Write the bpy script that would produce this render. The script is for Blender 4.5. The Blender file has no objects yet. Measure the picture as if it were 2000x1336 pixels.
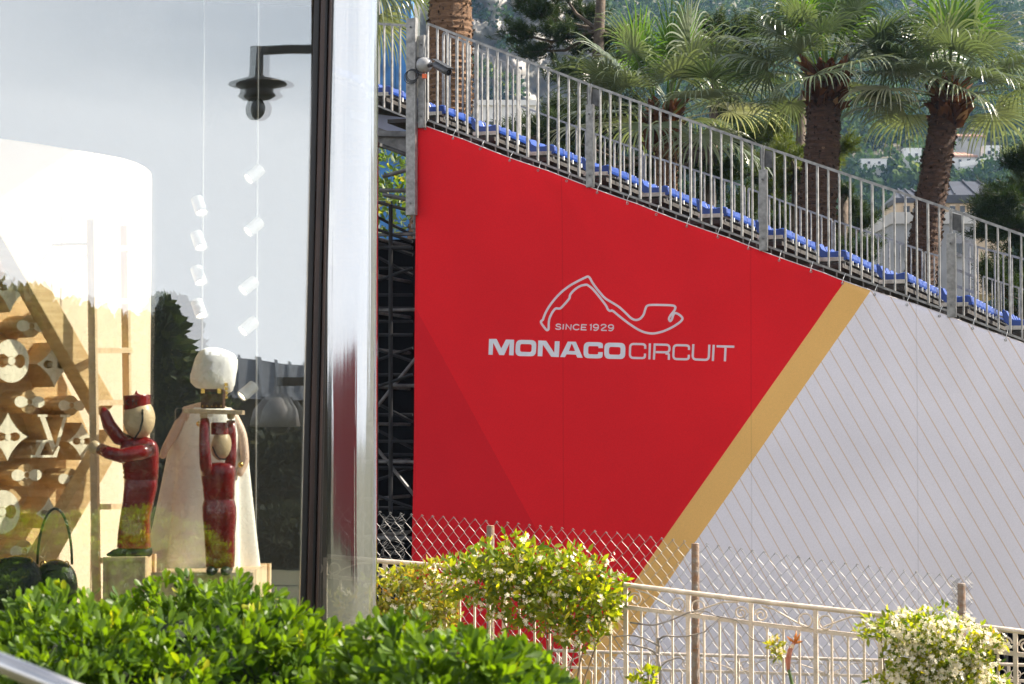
import bpy, bmesh, math, random
import numpy as np
from mathutils import Vector, Matrix

random.seed(7)
rng = np.random.default_rng(11)
R = math.radians
sc = bpy.context.scene
COL = sc.collection

# ------------------------------------------------------------------ camera
FPX = 4200.0          # focal length in photograph pixels (photo is 2000 wide)
CAMZ = 1.65
PITCH = math.atan(182.0 / FPX)
cam_d = bpy.data.cameras.new("camera")
cam_d.sensor_width = 36.0
cam_d.lens = 36.0 * FPX / 2000.0
cam_d.clip_start = 0.1
cam_d.clip_end = 6000
cam_d.dof.use_dof = True
cam_d.dof.focus_distance = 25.0
cam_d.dof.aperture_fstop = 7.0
cam = bpy.data.objects.new("camera", cam_d)
COL.objects.link(cam)
cam.location = (0, 0, CAMZ)
cam.rotation_euler = (math.pi / 2 + PITCH, 0, 0)
sc.camera = cam

# ------------------------------------------------------------------ sky, sun, exposure
SUN = Vector((0.98, 0.18, 0)).normalized() * math.cos(R(40)) + Vector((0, 0, math.sin(R(40))))
world = bpy.data.worlds.new("World")
sc.world = world
world.use_nodes = True
wn, wl = world.node_tree.nodes, world.node_tree.links
wn.clear()
w_out = wn.new("ShaderNodeOutputWorld")
w_bg = wn.new("ShaderNodeBackground")
w_sky = wn.new("ShaderNodeTexSky")
w_sky.sky_type = 'NISHITA'
w_sky.sun_disc = False
w_sky.sun_elevation = R(40)
w_sky.sun_rotation = math.atan2(SUN.x, SUN.y)
w_sky.air_density = 1.0
w_sky.dust_density = 2.5
# thin broken cloud, as the shop window mirrors it
w_tc = wn.new("ShaderNodeTexCoord")
w_map = wn.new("ShaderNodeMapping")
w_map.inputs['Scale'].default_value = (1, 1, 3.2)
w_noise = wn.new("ShaderNodeTexNoise")
w_noise.inputs['Scale'].default_value = 2.3
w_noise.inputs['Detail'].default_value = 6
w_ramp = wn.new("ShaderNodeMapRange")
w_ramp.inputs[1].default_value = 0.36
w_ramp.inputs[2].default_value = 0.66
w_ramp.inputs[3].default_value = 0.0
w_ramp.inputs[4].default_value = 0.6
w_mix = wn.new("ShaderNodeMix")
w_mix.data_type = 'RGBA'
w_mix.inputs[7].default_value = (12.0, 11.8, 11.9, 1)
wl.new(w_tc.outputs['Generated'], w_map.inputs['Vector'])
wl.new(w_map.outputs[0], w_noise.inputs['Vector'])
wl.new(w_noise.outputs[0], w_ramp.inputs[0])
w_sep = wn.new('ShaderNodeSeparateXYZ'); wl.new(w_tc.outputs['Generated'], w_sep.inputs[0])
w_low = wn.new('ShaderNodeMapRange')      # the cloud bank thickens evenly towards the horizon
w_low.inputs[1].default_value = 0.0; w_low.inputs[2].default_value = .45; w_low.inputs[3].default_value = .85; w_low.inputs[4].default_value = 0.0
wl.new(w_sep.outputs[2], w_low.inputs[0])
w_add = wn.new('ShaderNodeMath'); w_add.use_clamp = True; wl.new(w_ramp.outputs[0], w_add.inputs[0]); wl.new(w_low.outputs[0], w_add.inputs[1])
wl.new(w_add.outputs[0], w_mix.inputs[0])
wl.new(w_sky.outputs[0], w_mix.inputs[6])
wl.new(w_mix.outputs[2], w_bg.inputs['Color'])
w_bg.inputs['Strength'].default_value = 0.06
wl.new(w_bg.outputs[0], w_out.inputs['Surface'])

sun_d = bpy.data.lights.new("sun", 'SUN')
sun_d.energy = 5.0
sun_d.angle = R(0.5)
sun_d.color = (1.0, 0.91, 0.78)
sun = bpy.data.objects.new("sun", sun_d)
COL.objects.link(sun)
sun.location = SUN * 60
sun.rotation_euler = SUN.to_track_quat('Z', 'Y').to_euler()

sc.view_settings.view_transform = 'Standard'
sc.view_settings.look = 'None'
sc.view_settings.exposure = 1.55
sc.view_settings.gamma = 1.0
sc.view_settings.use_curve_mapping = False
sc.render.engine = 'CYCLES'
sc.cycles.use_denoising = True
sc.cycles.max_bounces = 8
sc.cycles.transparent_max_bounces = 16
sc.cycles.transmission_bounces = 6
sc.cycles.volume_bounces = 0
sc.cycles.sample_clamp_indirect = 6.0

# ------------------------------------------------------------------ photograph pixel -> place
CF = Vector((0, math.cos(PITCH), math.sin(PITCH)))
CU = Vector((0, -math.sin(PITCH), math.cos(PITCH)))
CR = Vector((1, 0, 0))
CO = Vector((0, 0, CAMZ))

def ray(x, y):
    return CF + CR * ((x - 1000) / FPX) + CU * ((668 - y) / FPX)

def P(x, y, Y):
    d = ray(x, y)
    return CO + d * (Y / d.y)

def hit(x, y, q, n):
    d = ray(x, y)
    return CO + d * ((q - CO).dot(n) / d.dot(n))

# grandstand frame: u along the banner (to the right, coming nearer), w along the seat rows, z up
PHI = -math.atan(1397.0 / FPX)
GE = Vector((math.cos(PHI), math.sin(PHI), 0))
GR = Vector((-math.sin(PHI), math.cos(PHI), 0))
GO = P(1250, 850, 26.8)
GO.z = 0

def uz(x, y, w=0.0):
    p = hit(x, y, GO + GR * w, GR) - GO
    return p.dot(GE), p.z

def G(u, w, z):
    return GO + GE * u + GR * w + Vector((0, 0, z))

# ------------------------------------------------------------------ mesh helpers
class MB:
    def __init__(self):
        self.v = []; self.f = []; self.m = []
    def add(self, vs, fs, mi=0):
        b = len(self.v)
        self.v += [tuple(p) for p in vs]
        self.f += [tuple(i + b for i in f) for f in fs]
        self.m += [mi] * len(fs)
        return self
    def box(self, c, s, mat=None, mi=0):
        c = Vector(c)
        vs = []
        for i in range(8):
            p = Vector(((i & 1) - .5, ((i >> 1) & 1) - .5, ((i >> 2) & 1) - .5))
            p = Vector((p.x * s[0], p.y * s[1], p.z * s[2]))
            if mat is not None: p = mat @ p
            vs.append(c + p)
        return self.add(vs, [(0, 2, 3, 1), (4, 5, 7, 6), (0, 1, 5, 4), (2, 6, 7, 3), (0, 4, 6, 2), (1, 3, 7, 5)], mi)
    def bar(self, a, b, w, h=None, up=(0, 0, 1), mi=0):
        a = Vector(a); b = Vector(b); h = h or w
        d = (b - a); L = d.length; d.normalize()
        up = Vector(up)
        if abs(d.dot(up)) > .98: up = GR.copy()
        s = d.cross(up).normalized(); t = s.cross(d)
        M = Matrix((s, d, t)).transposed()
        return self.box((a + b) / 2, (w, L, h), M, mi)
    def tube(self, pts, r, n=8, cap=True, closed=False, mi=0, up=None):
        pts = [Vector(p) for p in pts]; k = len(pts)
        rs = r if isinstance(r, (list, tuple)) else [r] * k
        vs = []; fs = []; nrm = None
        for i in range(k):
            if closed: t = pts[(i + 1) % k] - pts[i - 1]
            else: t = pts[min(i + 1, k - 1)] - pts[max(i - 1, 0)]
            t.normalize()
            if nrm is None:
                g = Vector(up) if up else (Vector((0, 0, 1)) if abs(t.z) < .9 else Vector((1, 0, 0)))
                nrm = (g - t * g.dot(t)).normalized()
            else:
                nrm = (nrm - t * nrm.dot(t)).normalized()
            bn = t.cross(nrm)
            for j in range(n):
                a = 2 * math.pi * j / n
                vs.append(pts[i] + (nrm * math.cos(a) + bn * math.sin(a)) * rs[i])
        kk = k if closed else k - 1
        for i in range(kk):
            for j in range(n):
                i2 = (i + 1) % k
                fs.append((i * n + j, i * n + (j + 1) % n, i2 * n + (j + 1) % n, i2 * n + j))
        if cap and not closed:
            fs.append(tuple(reversed(range(n)))); fs.append(tuple((k - 1) * n + j for j in range(n)))
        return self.add(vs, fs, mi)
    def lathe(self, prof, n=20, M=None, sx=1, sy=1, mi=0, mod=None):
        M = M or Matrix.Identity(4)
        vs = []; fs = []; k = len(prof)
        for i, (r, z) in enumerate(prof):
            for j in range(n):
                a = 2 * math.pi * j / n
                q = r * (mod(a, i / max(1, k - 1)) if mod else 1)
                vs.append(M @ Vector((q * sx * math.cos(a), q * sy * math.sin(a), z)))
        for i in range(k - 1):
            for j in range(n):
                fs.append((i * n + j, i * n + (j + 1) % n, (i + 1) * n + (j + 1) % n, (i + 1) * n + j))
        fs.append(tuple(reversed(range(n)))); fs.append(tuple((k - 1) * n + j for j in range(n)))
        return self.add(vs, fs, mi)
    def ball(self, c, r, n=16, m=10, M=None, mi=0):
        r = r if isinstance(r, (tuple, list)) else (r, r, r)
        prof = [(math.sin(math.pi * i / m) if 0 < i < m else 0.02, -math.cos(math.pi * i / m)) for i in range(m + 1)]
        T = Matrix.Translation(Vector(c)) @ (M.to_4x4() if M else Matrix.Identity(4)) @ Matrix.Diagonal((r[0], r[1], r[2], 1))
        return self.lathe(prof, n, T, mi=mi)
    def prism(self, poly, o, X, Y, N, depth, mi=0):
        """flat polygon in frame (o,X,Y), extruded from N*0 back to -N*depth"""
        k = len(poly)
        a = [o + X * p[0] + Y * p[1] for p in poly]
        b = [p - N * depth for p in a]
        fs = [tuple(range(k)), tuple(reversed(range(k, 2 * k)))]
        for i in range(k):
            fs.append((i, k + i, k + (i + 1) % k, (i + 1) % k))
        return self.add(a + b, fs, mi)
    def build(self, name, mat, parent=None, smooth=False, origin=None, bevel=0):
        o = Vector(origin) if origin is not None else (world_of(parent) if parent else Vector((0, 0, 0)))
        vs = self.v
        me = bpy.data.meshes.new(name)
        me.from_pydata([(p[0] - o[0], p[1] - o[1], p[2] - o[2]) for p in vs], [], self.f)
        mats = mat if isinstance(mat, (list, tuple)) else [mat]
        for m in mats: me.materials.append(m)
        if len(mats) > 1: me.polygons.foreach_set('material_index', self.m)
        if smooth: me.polygons.foreach_set('use_smooth', [True] * len(me.polygons))
        me.update()
        ob = bpy.data.objects.new(name, me)
        COL.objects.link(ob)
        if parent is not None:
            ob.parent = parent
            ob.location = o - world_of(parent)
        else:
            ob.location = o
        if bevel:
            b = ob.modifiers.new('bevel', 'BEVEL'); b.width = bevel; b.segments = 2; b.limit_method = 'ANGLE'
        return ob

WORLD = {}
def world_of(o):
    p = Vector((0, 0, 0))
    while o is not None:
        p = p + o.location; o = o.parent
    return p

def tag(o, label=None, cat=None, group=None, kind=None):
    if label: o['label'] = label
    if cat: o['category'] = cat
    if group: o['group'] = group
    if kind: o['kind'] = kind
    return o

def thing(name, label, cat, loc, group=None):
    o = bpy.data.objects.new(name, None)
    o.empty_display_size = .2
    COL.objects.link(o)
    o.location = loc
    return tag(o, label, cat, group)

def child_copy(src, parent, world_loc, rotz=None, scale=None):
    c = src.copy(); COL.objects.link(c); c.parent = parent
    c.location = Vector(world_loc) - world_of(parent)
    if rotz is not None: c.rotation_euler = (0, 0, rotz)
    if scale is not None: c.scale = scale
    return c

def fast_mesh(name, V, F, mat, parent=None, origin=None, smooth=False, uvv=None):
    """V (n,3) array, F (m,k) array of equal-size faces"""
    o = Vector(origin) if origin is not None else (world_of(parent) if parent else Vector((0, 0, 0)))
    V = np.asarray(V, dtype=np.float32) - np.array(o[:], dtype=np.float32)
    F = np.asarray(F, dtype=np.int32)
    me = bpy.data.meshes.new(name)
    me.vertices.add(len(V)); me.vertices.foreach_set('co', V.ravel())
    m, k = F.shape
    me.loops.add(m * k); me.loops.foreach_set('vertex_index', F.ravel())
    me.polygons.add(m)
    me.polygons.foreach_set('loop_start', np.arange(m, dtype=np.int32) * k)
    me.polygons.foreach_set('loop_total', np.full(m, k, dtype=np.int32))
    if smooth: me.polygons.foreach_set('use_smooth', np.ones(m, dtype=bool))
    if uvv is not None:
        at = me.attributes.new('tone', 'FLOAT', 'POINT')
        at.data.foreach_set('value', np.asarray(uvv, dtype=np.float32))
    me.update(calc_edges=True)
    me.materials.append(mat)
    ob = bpy.data.objects.new(name, me); COL.objects.link(ob)
    if parent is not None:
        ob.parent = parent; ob.location = o - world_of(parent)
    else: ob.location = o
    return ob

def unit(a):
    return a / np.maximum(np.linalg.norm(a, axis=-1, keepdims=True), 1e-9)

def scatter(lv, lf, pos, d, scale, roll=None, up=None, tone=None):
    """copies of a leaf (along +Y, normal +Z) at pos with axis d"""
    N = len(pos)
    d = unit(np.asarray(d, float))
    a = rng.normal(size=(N, 3)) if up is None else up
    s = unit(np.cross(d, a)); n = np.cross(s, d)
    scale = np.asarray(scale, float).reshape(N, -1)
    if scale.shape[1] == 1: scale = np.repeat(scale, 3, 1)
    V = (pos[:, None, :] + s[:, None, :] * (lv[None, :, 0:1] * scale[:, None, 0:1])
         + d[:, None, :] * (lv[None, :, 1:2] * scale[:, None, 1:2])
         + n[:, None, :] * (lv[None, :, 2:3] * scale[:, None, 2:3]))
    k = len(lv)
    F = (lf[None, :, :] + (np.arange(N) * k)[:, None, None]).reshape(-1, lf.shape[1])
    t = rng.random(N) if tone is None else tone
    return V.reshape(-1, 3), F, np.repeat(t, k)

# leaf shapes: along +Y
def leaf_shape(w, rows=((0, .12), (.3, .7), (.65, 1.0), (.9, .62), (1.0, .08)), fold=.25, curl=.12):
    v = []; f = []
    for i, (t, q) in enumerate(rows):
        z = -curl * t * t
        v += [(-w * q / 2, t, z + fold * w * q / 2), (0, t, z), (w * q / 2, t, z + fold * w * q / 2)]
    for i in range(len(rows) - 1):
        b = i * 3
        f += [(b, b + 1, b + 4, b + 3), (b + 1, b + 2, b + 5, b + 4)]
    return np.array(v, float), np.array(f)
LEAF_OB = leaf_shape(.42, ((0, .1), (.35, .55), (.7, 1.0), (.92, .7), (1.0, .15)))
LEAF_LAN = leaf_shape(.42, ((0, .1), (.3, .9), (.6, .9), (1.0, .04)))
LEAF_Q = (np.array([(-.3, 0, 0), (.3, 0, 0), (.42, .6, .06), (0, 1, -.05), (-.42, .6, .06)], float), np.array([(0, 1, 2, 3, 4)]))
NEEDLE = (np.array([(-.5, 0, 0), (.5, 0, 0), (0.05, 1, 0)], float), np.array([(0, 1, 2)]))

# ------------------------------------------------------------------ materials
MATS = {}
def mat(name, col, rough=.6, metal=0.0, var=0.12, scale=6.0, bump=0.0, bscale=40.0, coat=0.0, spec=.5, stretch=None, col2=None, detail=5):
    if name in MATS: return MATS[name]
    m = bpy.data.materials.new(name); m.use_nodes = True
    nt = m.node_tree; N, L = nt.nodes, nt.links
    b = N['Principled BSDF']
    b.inputs['Roughness'].default_value = rough
    b.inputs['Metallic'].default_value = metal
    b.inputs['Specular IOR Level'].default_value = spec
    if coat: b.inputs['Coat Weight'].default_value = coat; b.inputs['Coat Roughness'].default_value = .05
    tc = N.new('ShaderNodeTexCoord'); mp = N.new('ShaderNodeMapping')
    if stretch: mp.inputs['Scale'].default_value = stretch
    L.new(tc.outputs['Object'], mp.inputs['Vector'])
    nz = N.new('ShaderNodeTexNoise'); nz.inputs['Scale'].default_value = scale; nz.inputs['Detail'].default_value = detail
    L.new(mp.outputs[0], nz.inputs['Vector'])
    mx = N.new('ShaderNodeMix'); mx.data_type = 'RGBA'
    c2 = col2 or tuple(max(0, c * (1 - 2.2 * var)) for c in col[:3])
    c1 = col if col2 else tuple(min(1, c * (1 + var)) for c in col[:3])
    mx.inputs[6].default_value = (*c1[:3], 1); mx.inputs[7].default_value = (*c2[:3], 1)
    mr = N.new('ShaderNodeMapRange'); mr.inputs[1].default_value = .3; mr.inputs[2].default_value = .72
    L.new(nz.outputs[0], mr.inputs[0]); L.new(mr.outputs[0], mx.inputs[0])
    L.new(mx.outputs[2], b.inputs['Base Color'])
    if bump:
        n2 = N.new('ShaderNodeTexNoise'); n2.inputs['Scale'].default_value = bscale; n2.inputs['Detail'].default_value = 4
        L.new(mp.outputs[0], n2.inputs['Vector'])
        bp = N.new('ShaderNodeBump'); bp.inputs['Strength'].default_value = bump; bp.inputs['Distance'].default_value = .02
        L.new(n2.outputs[0], bp.inputs['Height']); L.new(bp.outputs[0], b.inputs['Normal'])
    MATS[name] = m
    return m

def leafmat(name, c1, c2, c3=None, rough=.4, trans=.45, tcol=None, spec=.5):
    """leaf: tone attribute picks between colours; light passes through"""
    if name in MATS: return MATS[name]
    m = bpy.data.materials.new(name); m.use_nodes = True
    nt = m.node_tree; N, L = nt.nodes, nt.links
    b = N['Principled BSDF']; out = N['Material Output']
    b.inputs['Roughness'].default_value = rough
    b.inputs['Specular IOR Level'].default_value = spec
    at = N.new('ShaderNodeAttribute'); at.attribute_name = 'tone'
    cr = N.new('ShaderNodeValToRGB')
    cr.color_ramp.elements[0].color = (*c1, 1); cr.color_ramp.elements[1].color = (*c2, 1)
    if c3:
        e = cr.color_ramp.elements.new(.9); e.color = (*c2, 1)
        cr.color_ramp.elements[-1].color = (*c3, 1)
    L.new(at.outputs['Fac'], cr.inputs[0]); L.new(cr.outputs[0], b.inputs['Base Color'])
    tr = N.new('ShaderNodeBsdfTranslucent')
    mul = N.new('ShaderNodeMix'); mul.data_type = 'RGBA'; mul.blend_type = 'MULTIPLY'; mul.inputs[0].default_value = 1
    mul.inputs[7].default_value = (*(tcol or (1.7, 1.9, .55)), 1)
    L.new(cr.outputs[0], mul.inputs[6]); L.new(mul.outputs[2], tr.inputs['Color'])
    ms = N.new('ShaderNodeMixShader'); ms.inputs[0].default_value = trans
    L.new(b.outputs[0], ms.inputs[1]); L.new(tr.outputs[0], ms.inputs[2]); L.new(ms.outputs[0], out.inputs['Surface'])
    MATS[name] = m
    return m

M_GALV = mat('galvanised_steel', (.29, .285, .275), .45, .3, .22, 14, .15, 60)
M_GALV_D = mat('dull_scaffold_steel', (.12, .12, .12), .5, .4, .3, 9, .2, 40)
M_BLUE = mat('blue_plastic', (.006, .042, .24), .35, 0, .12, 5, .05, 30, spec=.5)
M_BOARD = mat('weathered_board', (.5, .48, .44), .8, 0, .25, 8, .3, 40)
M_DECK = mat('shaded_deck_plywood', (.035, .03, .027), .85, 0, .3, 5, .3, 30)  # near-black colour carries the shade under the seat rows
M_CREAM = mat('cream_fence_paint', (.66, .55, .44), .45, 0, .14, 9, .35, 60)
M_RUST = mat('rusty_post', (.28, .26, .23), .7, .3, .2, 16, .5, 50, col2=(.26, .13, .06))
M_WIRE = mat('fence_wire', (.20, .195, .185), .5, .3, .2, 9)
M_BLACK = mat('black_plastic', (.02, .02, .022), .4, 0, .2)
M_WHITEP = mat('white_housing', (.72, .72, .70), .35, 0, .08)
M_ORANGE = mat('orange_tag', (.75, .13, .03), .5, 0, .1)
M_FRAME = mat('bronze_frame', (.008, .006, .005), .35, .0, .25, 5, .05, 50)
M_DARKWALL = mat('shop_back_wall', (.022, .024, .022), .7, 0, .2, 2, .1, 20)
M_SHOPFLOOR = mat('shop_floor', (.45, .36, .27), .4, 0, .1, 3)
M_PANEL = mat('cream_display_panel', (.86, .68, .50), .55, 0, .04, 2)
M_WOOD = mat('maple_wood', (.76, .53, .26), .5, 0, .2, 4, .2, 30, stretch=(1, 1, 9), col2=(.58, .37, .16))
M_WOODF = mat('sunlit_maple_face', (.90, .80, .60), .5, 0, .1, 5, .1, 30, stretch=(1, 6, 1))  # pale tone puts the sunlight on the carved faces into the colour
M_WOOD2 = mat('ladder_wood', (.72, .52, .32), .5, 0, .12, 5, .15, 30, stretch=(4, 4, .6))
M_HEAD = mat('turned_wood', (.74, .55, .33), .4, 0, .1, 5, .05, 30, stretch=(1, 1, 5))
M_RED = mat('red_lacquer', (.25, .006, .008), .22, 0, .12, 3, .04, 12, coat=.8)
M_CAPE = mat('ivory_cloth', (.93, .88, .80), .8, 0, .03, 4, .04, 60)
M_FUR = mat('white_fur', (.88, .84, .80), 1.0, 0, .04, 30, .25, 110)
M_SKIN = mat('mannequin_skin', (.72, .5, .38), .5, 0, .04, 4)
M_BROWN = mat('brown_leather', (.085, .03, .018), .4, 0, .2, 12, .2, 60)
M_GOLD = mat('gold_metal', (.78, .52, .16), .25, 1.0, .1)
M_LEATH = mat('black_leather', (.018, .017, .018), .36, 0, .2, 20, .25, 160)
M_PRINT = mat('white_print', (.66, .66, .72), .75, 0, .04, 8)
M_TRACKP = mat('white_track', (.27, .265, .25), .4, 0, .04)
# ================================================================== ground, hillside, haze
def ground():
    xs = list(np.linspace(-800, 1000, 19)) ; ys = [-480, -200, -60, -20, 0, 8, 10, 13, 17, 20, 23, 30, 60, 120, 200, 300, 420]
    zs = [0, 0, 0, 0, 0, 0, -.1, -.5, -1.0, -1.7, -2.2, -2.2, -2.2, -2.2, -2.2, -2.0, -2.0]
    b = MB(); nx = len(xs)
    vs = [(x, y, z) for y, z in zip(ys, zs) for x in xs]
    fs = [(j * nx + i, j * nx + i + 1, (j + 1) * nx + i + 1, (j + 1) * nx + i) for j in range(len(ys) - 1) for i in range(nx - 1)]
    b.add(vs, fs)
    tag(b.build('ground', mat('lawn_ground', (.05, .062, .024), .95, 0, .3, 1.5, 1.0, 30, col2=(.085, .07, .04))), kind='structure')
ground()

HS = .36
def hill_z(x, Y):
    return max(-3.0, HS * (Y - 260) - 2 + 5 * math.sin(x * .021 + Y * .013) * min(1, (Y - 240) / 80) + 3 * math.sin(x * .057 - Y * .031))
def hill_at(x, y):
    s = (850 - y) / FPX
    Y = (HS * 260 + 3.65) / max(.02, HS - s)
    for _ in range(12):
        p = P(x, y, Y)
        Y += (p.z - hill_z(p.x, Y)) / (HS - s) * .8
    p = P(x, y, Y); p.z = hill_z(p.x, Y)
    return p

def hillside():
    xs = np.linspace(-380, 620, 120); ys = np.linspace(240, 690, 70)
    V = np.array([(x, y, hill_z(x, y) + 1.2 * math.sin(x * .3 + y * .17) * math.sin(y * .23)) for y in ys for x in xs])
    nx = len(xs)
    F = np.array([(j * nx + i, j * nx + i + 1, (j + 1) * nx + i + 1, (j + 1) * nx + i) for j in range(len(ys) - 1) for i in range(nx - 1)])
    o = fast_mesh('hillside', V, F, mat('hill_soil', (.09, .10, .06), .95, 0, .3, .06, .6, .5, col2=(.16, .14, .11)), smooth=True)
    tag(o, kind='structure')
    # limestone cliff rising out of the trees on the left
    rows, cols = 60, 46
    V = []
    for j in range(rows):
        for i in range(cols):
            px = 820 + i * 8.0; py = 330 - j * 8
            q = .5 * math.sin(i * .9 + j * .35) + .9 * math.sin(i * .37 - j * .22 + 1) + .7 * math.sin(j * .8 + i * .15) + rng.normal() * .5
            Y = 440 - j * .15 + (i / cols) ** 2 * 26 + q * 4.0
            if j > 55: Y += (j - 55) * 10
            V.append(P(px, py, Y)[:])
    F = np.array([(j * cols + i, j * cols + i + 1, (j + 1) * cols + i + 1, (j + 1) * cols + i) for j in range(rows - 1) for i in range(cols - 1)])
    o = fast_mesh('cliff', np.array(V), F, mat('limestone', (.46, .42, .39), .95, 0, .25, .12, 1.0, .35, col2=(.20, .20, .18)))
    tag(o, kind='structure')
hillside()

HOUSE_GAPS = ((1766, 1800, 288, 335), (1838, 1905, 292, 338), (1922, 1956, 284, 330), (1862, 1922, 258, 290), (1682, 1732, 308, 335), (1838, 1960, 305, 345))
def hill_wood():
    pos = []; ton = []; sz = []; d = []
    X, Y = np.meshgrid(np.arange(840, 2080, 21), np.arange(-60, 620, 17))
    for x, y in zip(X.ravel(), Y.ravel()):
        x = x + rng.normal() * 7; y = y + rng.normal() * 6
        if x < 1030 - y * .15 and y < 230:
            if rng.random() < .88: continue
            base = P(x, y, 432)
        else:
            base = hill_at(x, y)
        r = rng.uniform(1.5, 4.0); h = r * rng.uniform(.8, 1.4)
        if any(x0 - 14 < x < x1 + 14 and y0 < y < y1 for x0, x1, y0, y1 in HOUSE_GAPS): continue
        if rng.random() < .06: r, h = .8, 4.5
        t0 = float(np.clip(rng.normal(.42, .28), 0, 1))
        k = int(44 + 22 * r)
        n = rng.normal(size=(k, 3)); n = unit(n); n[:, 2] = np.abs(n[:, 2]) * 1.0 - .15
        bump = 1 + .22 * np.sin(n[:, 0] * 5 + x) * np.cos(n[:, 1] * 5 + y) + rng.normal(size=k) * .1
        p = np.array(base[:]) + n * np.array([r, r, h]) * bump[:, None] + np.array([0, 0, h * .35])
        pos.append(p); d.append(n + rng.normal(size=(k, 3)) * .5); sz.append(rng.uniform(.55, 1.15, k)); ton.append(np.clip(t0 + rng.normal(size=k) * .1, 0, 1))
    V, F, T = scatter(*LEAF_Q, np.concatenate(pos), np.concatenate(d), np.concatenate(sz), tone=np.concatenate(ton))
    o = fast_mesh('hillside_wood', V, F, leafmat('hill_leaves', (.012, .032, .014), (.06, .10, .03), (.19, .21, .07), .8, .2, spec=.1), uvv=T)
    tag(o, 'blue green wooded hillside far behind the palms', 'woodland', kind='stuff')
hill_wood()

# ------------------------------------------------------------------ haze
hz = MB(); hz.box((100, 120, 89), (1860, 1240, 186))
hm = bpy.data.materials.new('haze_air'); hm.use_nodes = True
hm.node_tree.nodes.clear()
ho = hm.node_tree.nodes.new('ShaderNodeOutputMaterial'); hv = hm.node_tree.nodes.new('ShaderNodeVolumePrincipled')
hv.inputs['Color'].default_value = (.38, .62, 1.0, 1)
hv.inputs['Density'].default_value = 0.00015
hv.inputs['Anisotropy'].default_value = 0.1
hm.node_tree.links.new(hv.outputs[0], ho.inputs['Volume'])
hz_o = hz.build('haze', hm)
tag(hz_o, 'thin blue air haze over the distant hillside', 'haze', kind='stuff')

# ------------------------------------------------------------------ houses on the hill
M_STUC = mat('white_stucco', (.78, .76, .73), .8, 0, .06, .5)
M_STUC2 = mat('ochre_stucco', (.60, .47, .33), .85, 0, .12, .6)
M_STUCG = mat('grey_stucco', (.48, .46, .44), .85, 0, .12, .6)
M_TILE = mat('clay_roof', (.50, .29, .20), .8, 0, .15, .9)
M_ROOFD = mat('dark_metal_roof', (.055, .06, .075), .5, .3, .2, .8)
M_PANE = mat('dark_pane', (.03, .04, .05), .15, 0, .1)

def far_house(name, label, px0, px1, py_top, py_bot, Y, wallm, roofm, wins, pitched=True, group=None, depth=None):
    a = P(px0, py_bot, Y); b = P(px1, py_bot, Y); top = P(px0, py_top, Y).z
    w = b.x - a.x; h = top - a.z; d = depth or w * .8
    t = thing(name, label, 'house', ((a.x + b.x) / 2, Y + d / 2, a.z - 3), group)
    wall_h = h * (.68 if pitched else .9)
    m = MB(); m.box(((a.x + b.x) / 2, Y + d / 2, a.z - 1.5 + wall_h / 2), (w, d, wall_h + 3)); m.build('wall', wallm, t)
    m = MB(); zr = a.z + wall_h
    if pitched:
        o = w * .06; ins = min(w * .3, d * .4)
        vs = [(a.x - o, Y - o, zr), (b.x + o, Y - o, zr), (b.x + o, Y + d + o, zr), (a.x - o, Y + d + o, zr),
              (a.x + ins, Y + d / 2, zr + h * .32), (b.x - ins, Y + d / 2, zr + h * .32)]
        vs += [(x, y, z - .12 * h) for x, y, z in vs[:4]]
        m.add(vs, [(0, 1, 5, 4), (1, 2, 5), (2, 3, 4, 5), (3, 0, 4), (6, 7, 1, 0), (7, 8, 2, 1), (8, 9, 3, 2), (9, 6, 0, 3), (9, 8, 7, 6)])
        # standing seams / tile rows stand proud of the roof
        rf = m.build('roof', roofm, t)
        n = max(3, int(w / 1.0))
        for i in range(n):
            q = (i + .5) / n
            x = a.x + ins * .6 + (w - ins * 1.2) * q
            s = MB(); s.bar((x + (q - .5) * ins * .9, Y - o * .5, zr + .05), (x, Y + d / 2, zr + h * .32 + .05), .09, .12); s.build('roof_seam', roofm, rf)
    else:
        m.box(((a.x + b.x) / 2, Y + d / 2, zr + h * .05), (w * 1.04, d * 1.04, h * .1)); m.build('roof', roofm, t)
    for (qx, qz, ww, hh) in wins:
        c = Vector((a.x + w * qx, Y, a.z + wall_h * qz))
        f = MB(); f.box(c + Vector((0, -.06, 0)), (w * ww * 1.2, .2, wall_h * hh * 1.15)); fo = f.build('window', wallm, t)
        g = MB(); g.box(c + Vector((0, -.17, 0)), (w * ww, .06, wall_h * hh)); g.build('pane', M_PANE, fo)
    return t

def hY(x, y): return hill_at(x, y).y
far_house('hillside_house', 'white hillside house with flat roof left of the rightmost palm trunk', 1766, 1800, 289, 322, hY(1780, 318) - 14, M_STUC, M_STUC, [(.3, .6, .16, .3), (.7, .6, .16, .3)], False)
far_house('hillside_house', 'long white hillside house with pink tiled roof right of the rightmost palm trunk', 1838, 1905, 293, 326, hY(1870, 322) - 14, M_STUC, M_TILE, [(.25, .5, .08, .3), (.55, .5, .08, .3), (.8, .5, .1, .35)], depth=7)
far_house('hillside_house', 'small white stepped hillside house at the far right by the dark pine', 1922, 1956, 284, 318, hY(1935, 316) - 14, M_STUC, M_STUC, [(.3, .65, .2, .22), (.7, .65, .2, .22)], False)
far_house('hillside_house', 'highest pale hillside villa with long pink tiled roof above the white houses', 1862, 1922, 257, 282, hY(1890, 276) - 12, M_STUCG, M_TILE, [(.2, .5, .08, .3), (.5, .5, .08, .3), (.78, .5, .08, .3)], depth=8)
far_house('hillside_house', 'low white terrace house half hidden in trees between the two right palms', 1682, 1732, 310, 324, hY(1700, 322) - 12, M_STUC, M_STUC, [(.3, .5, .1, .4), (.7, .5, .1, .4)], False)
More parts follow.
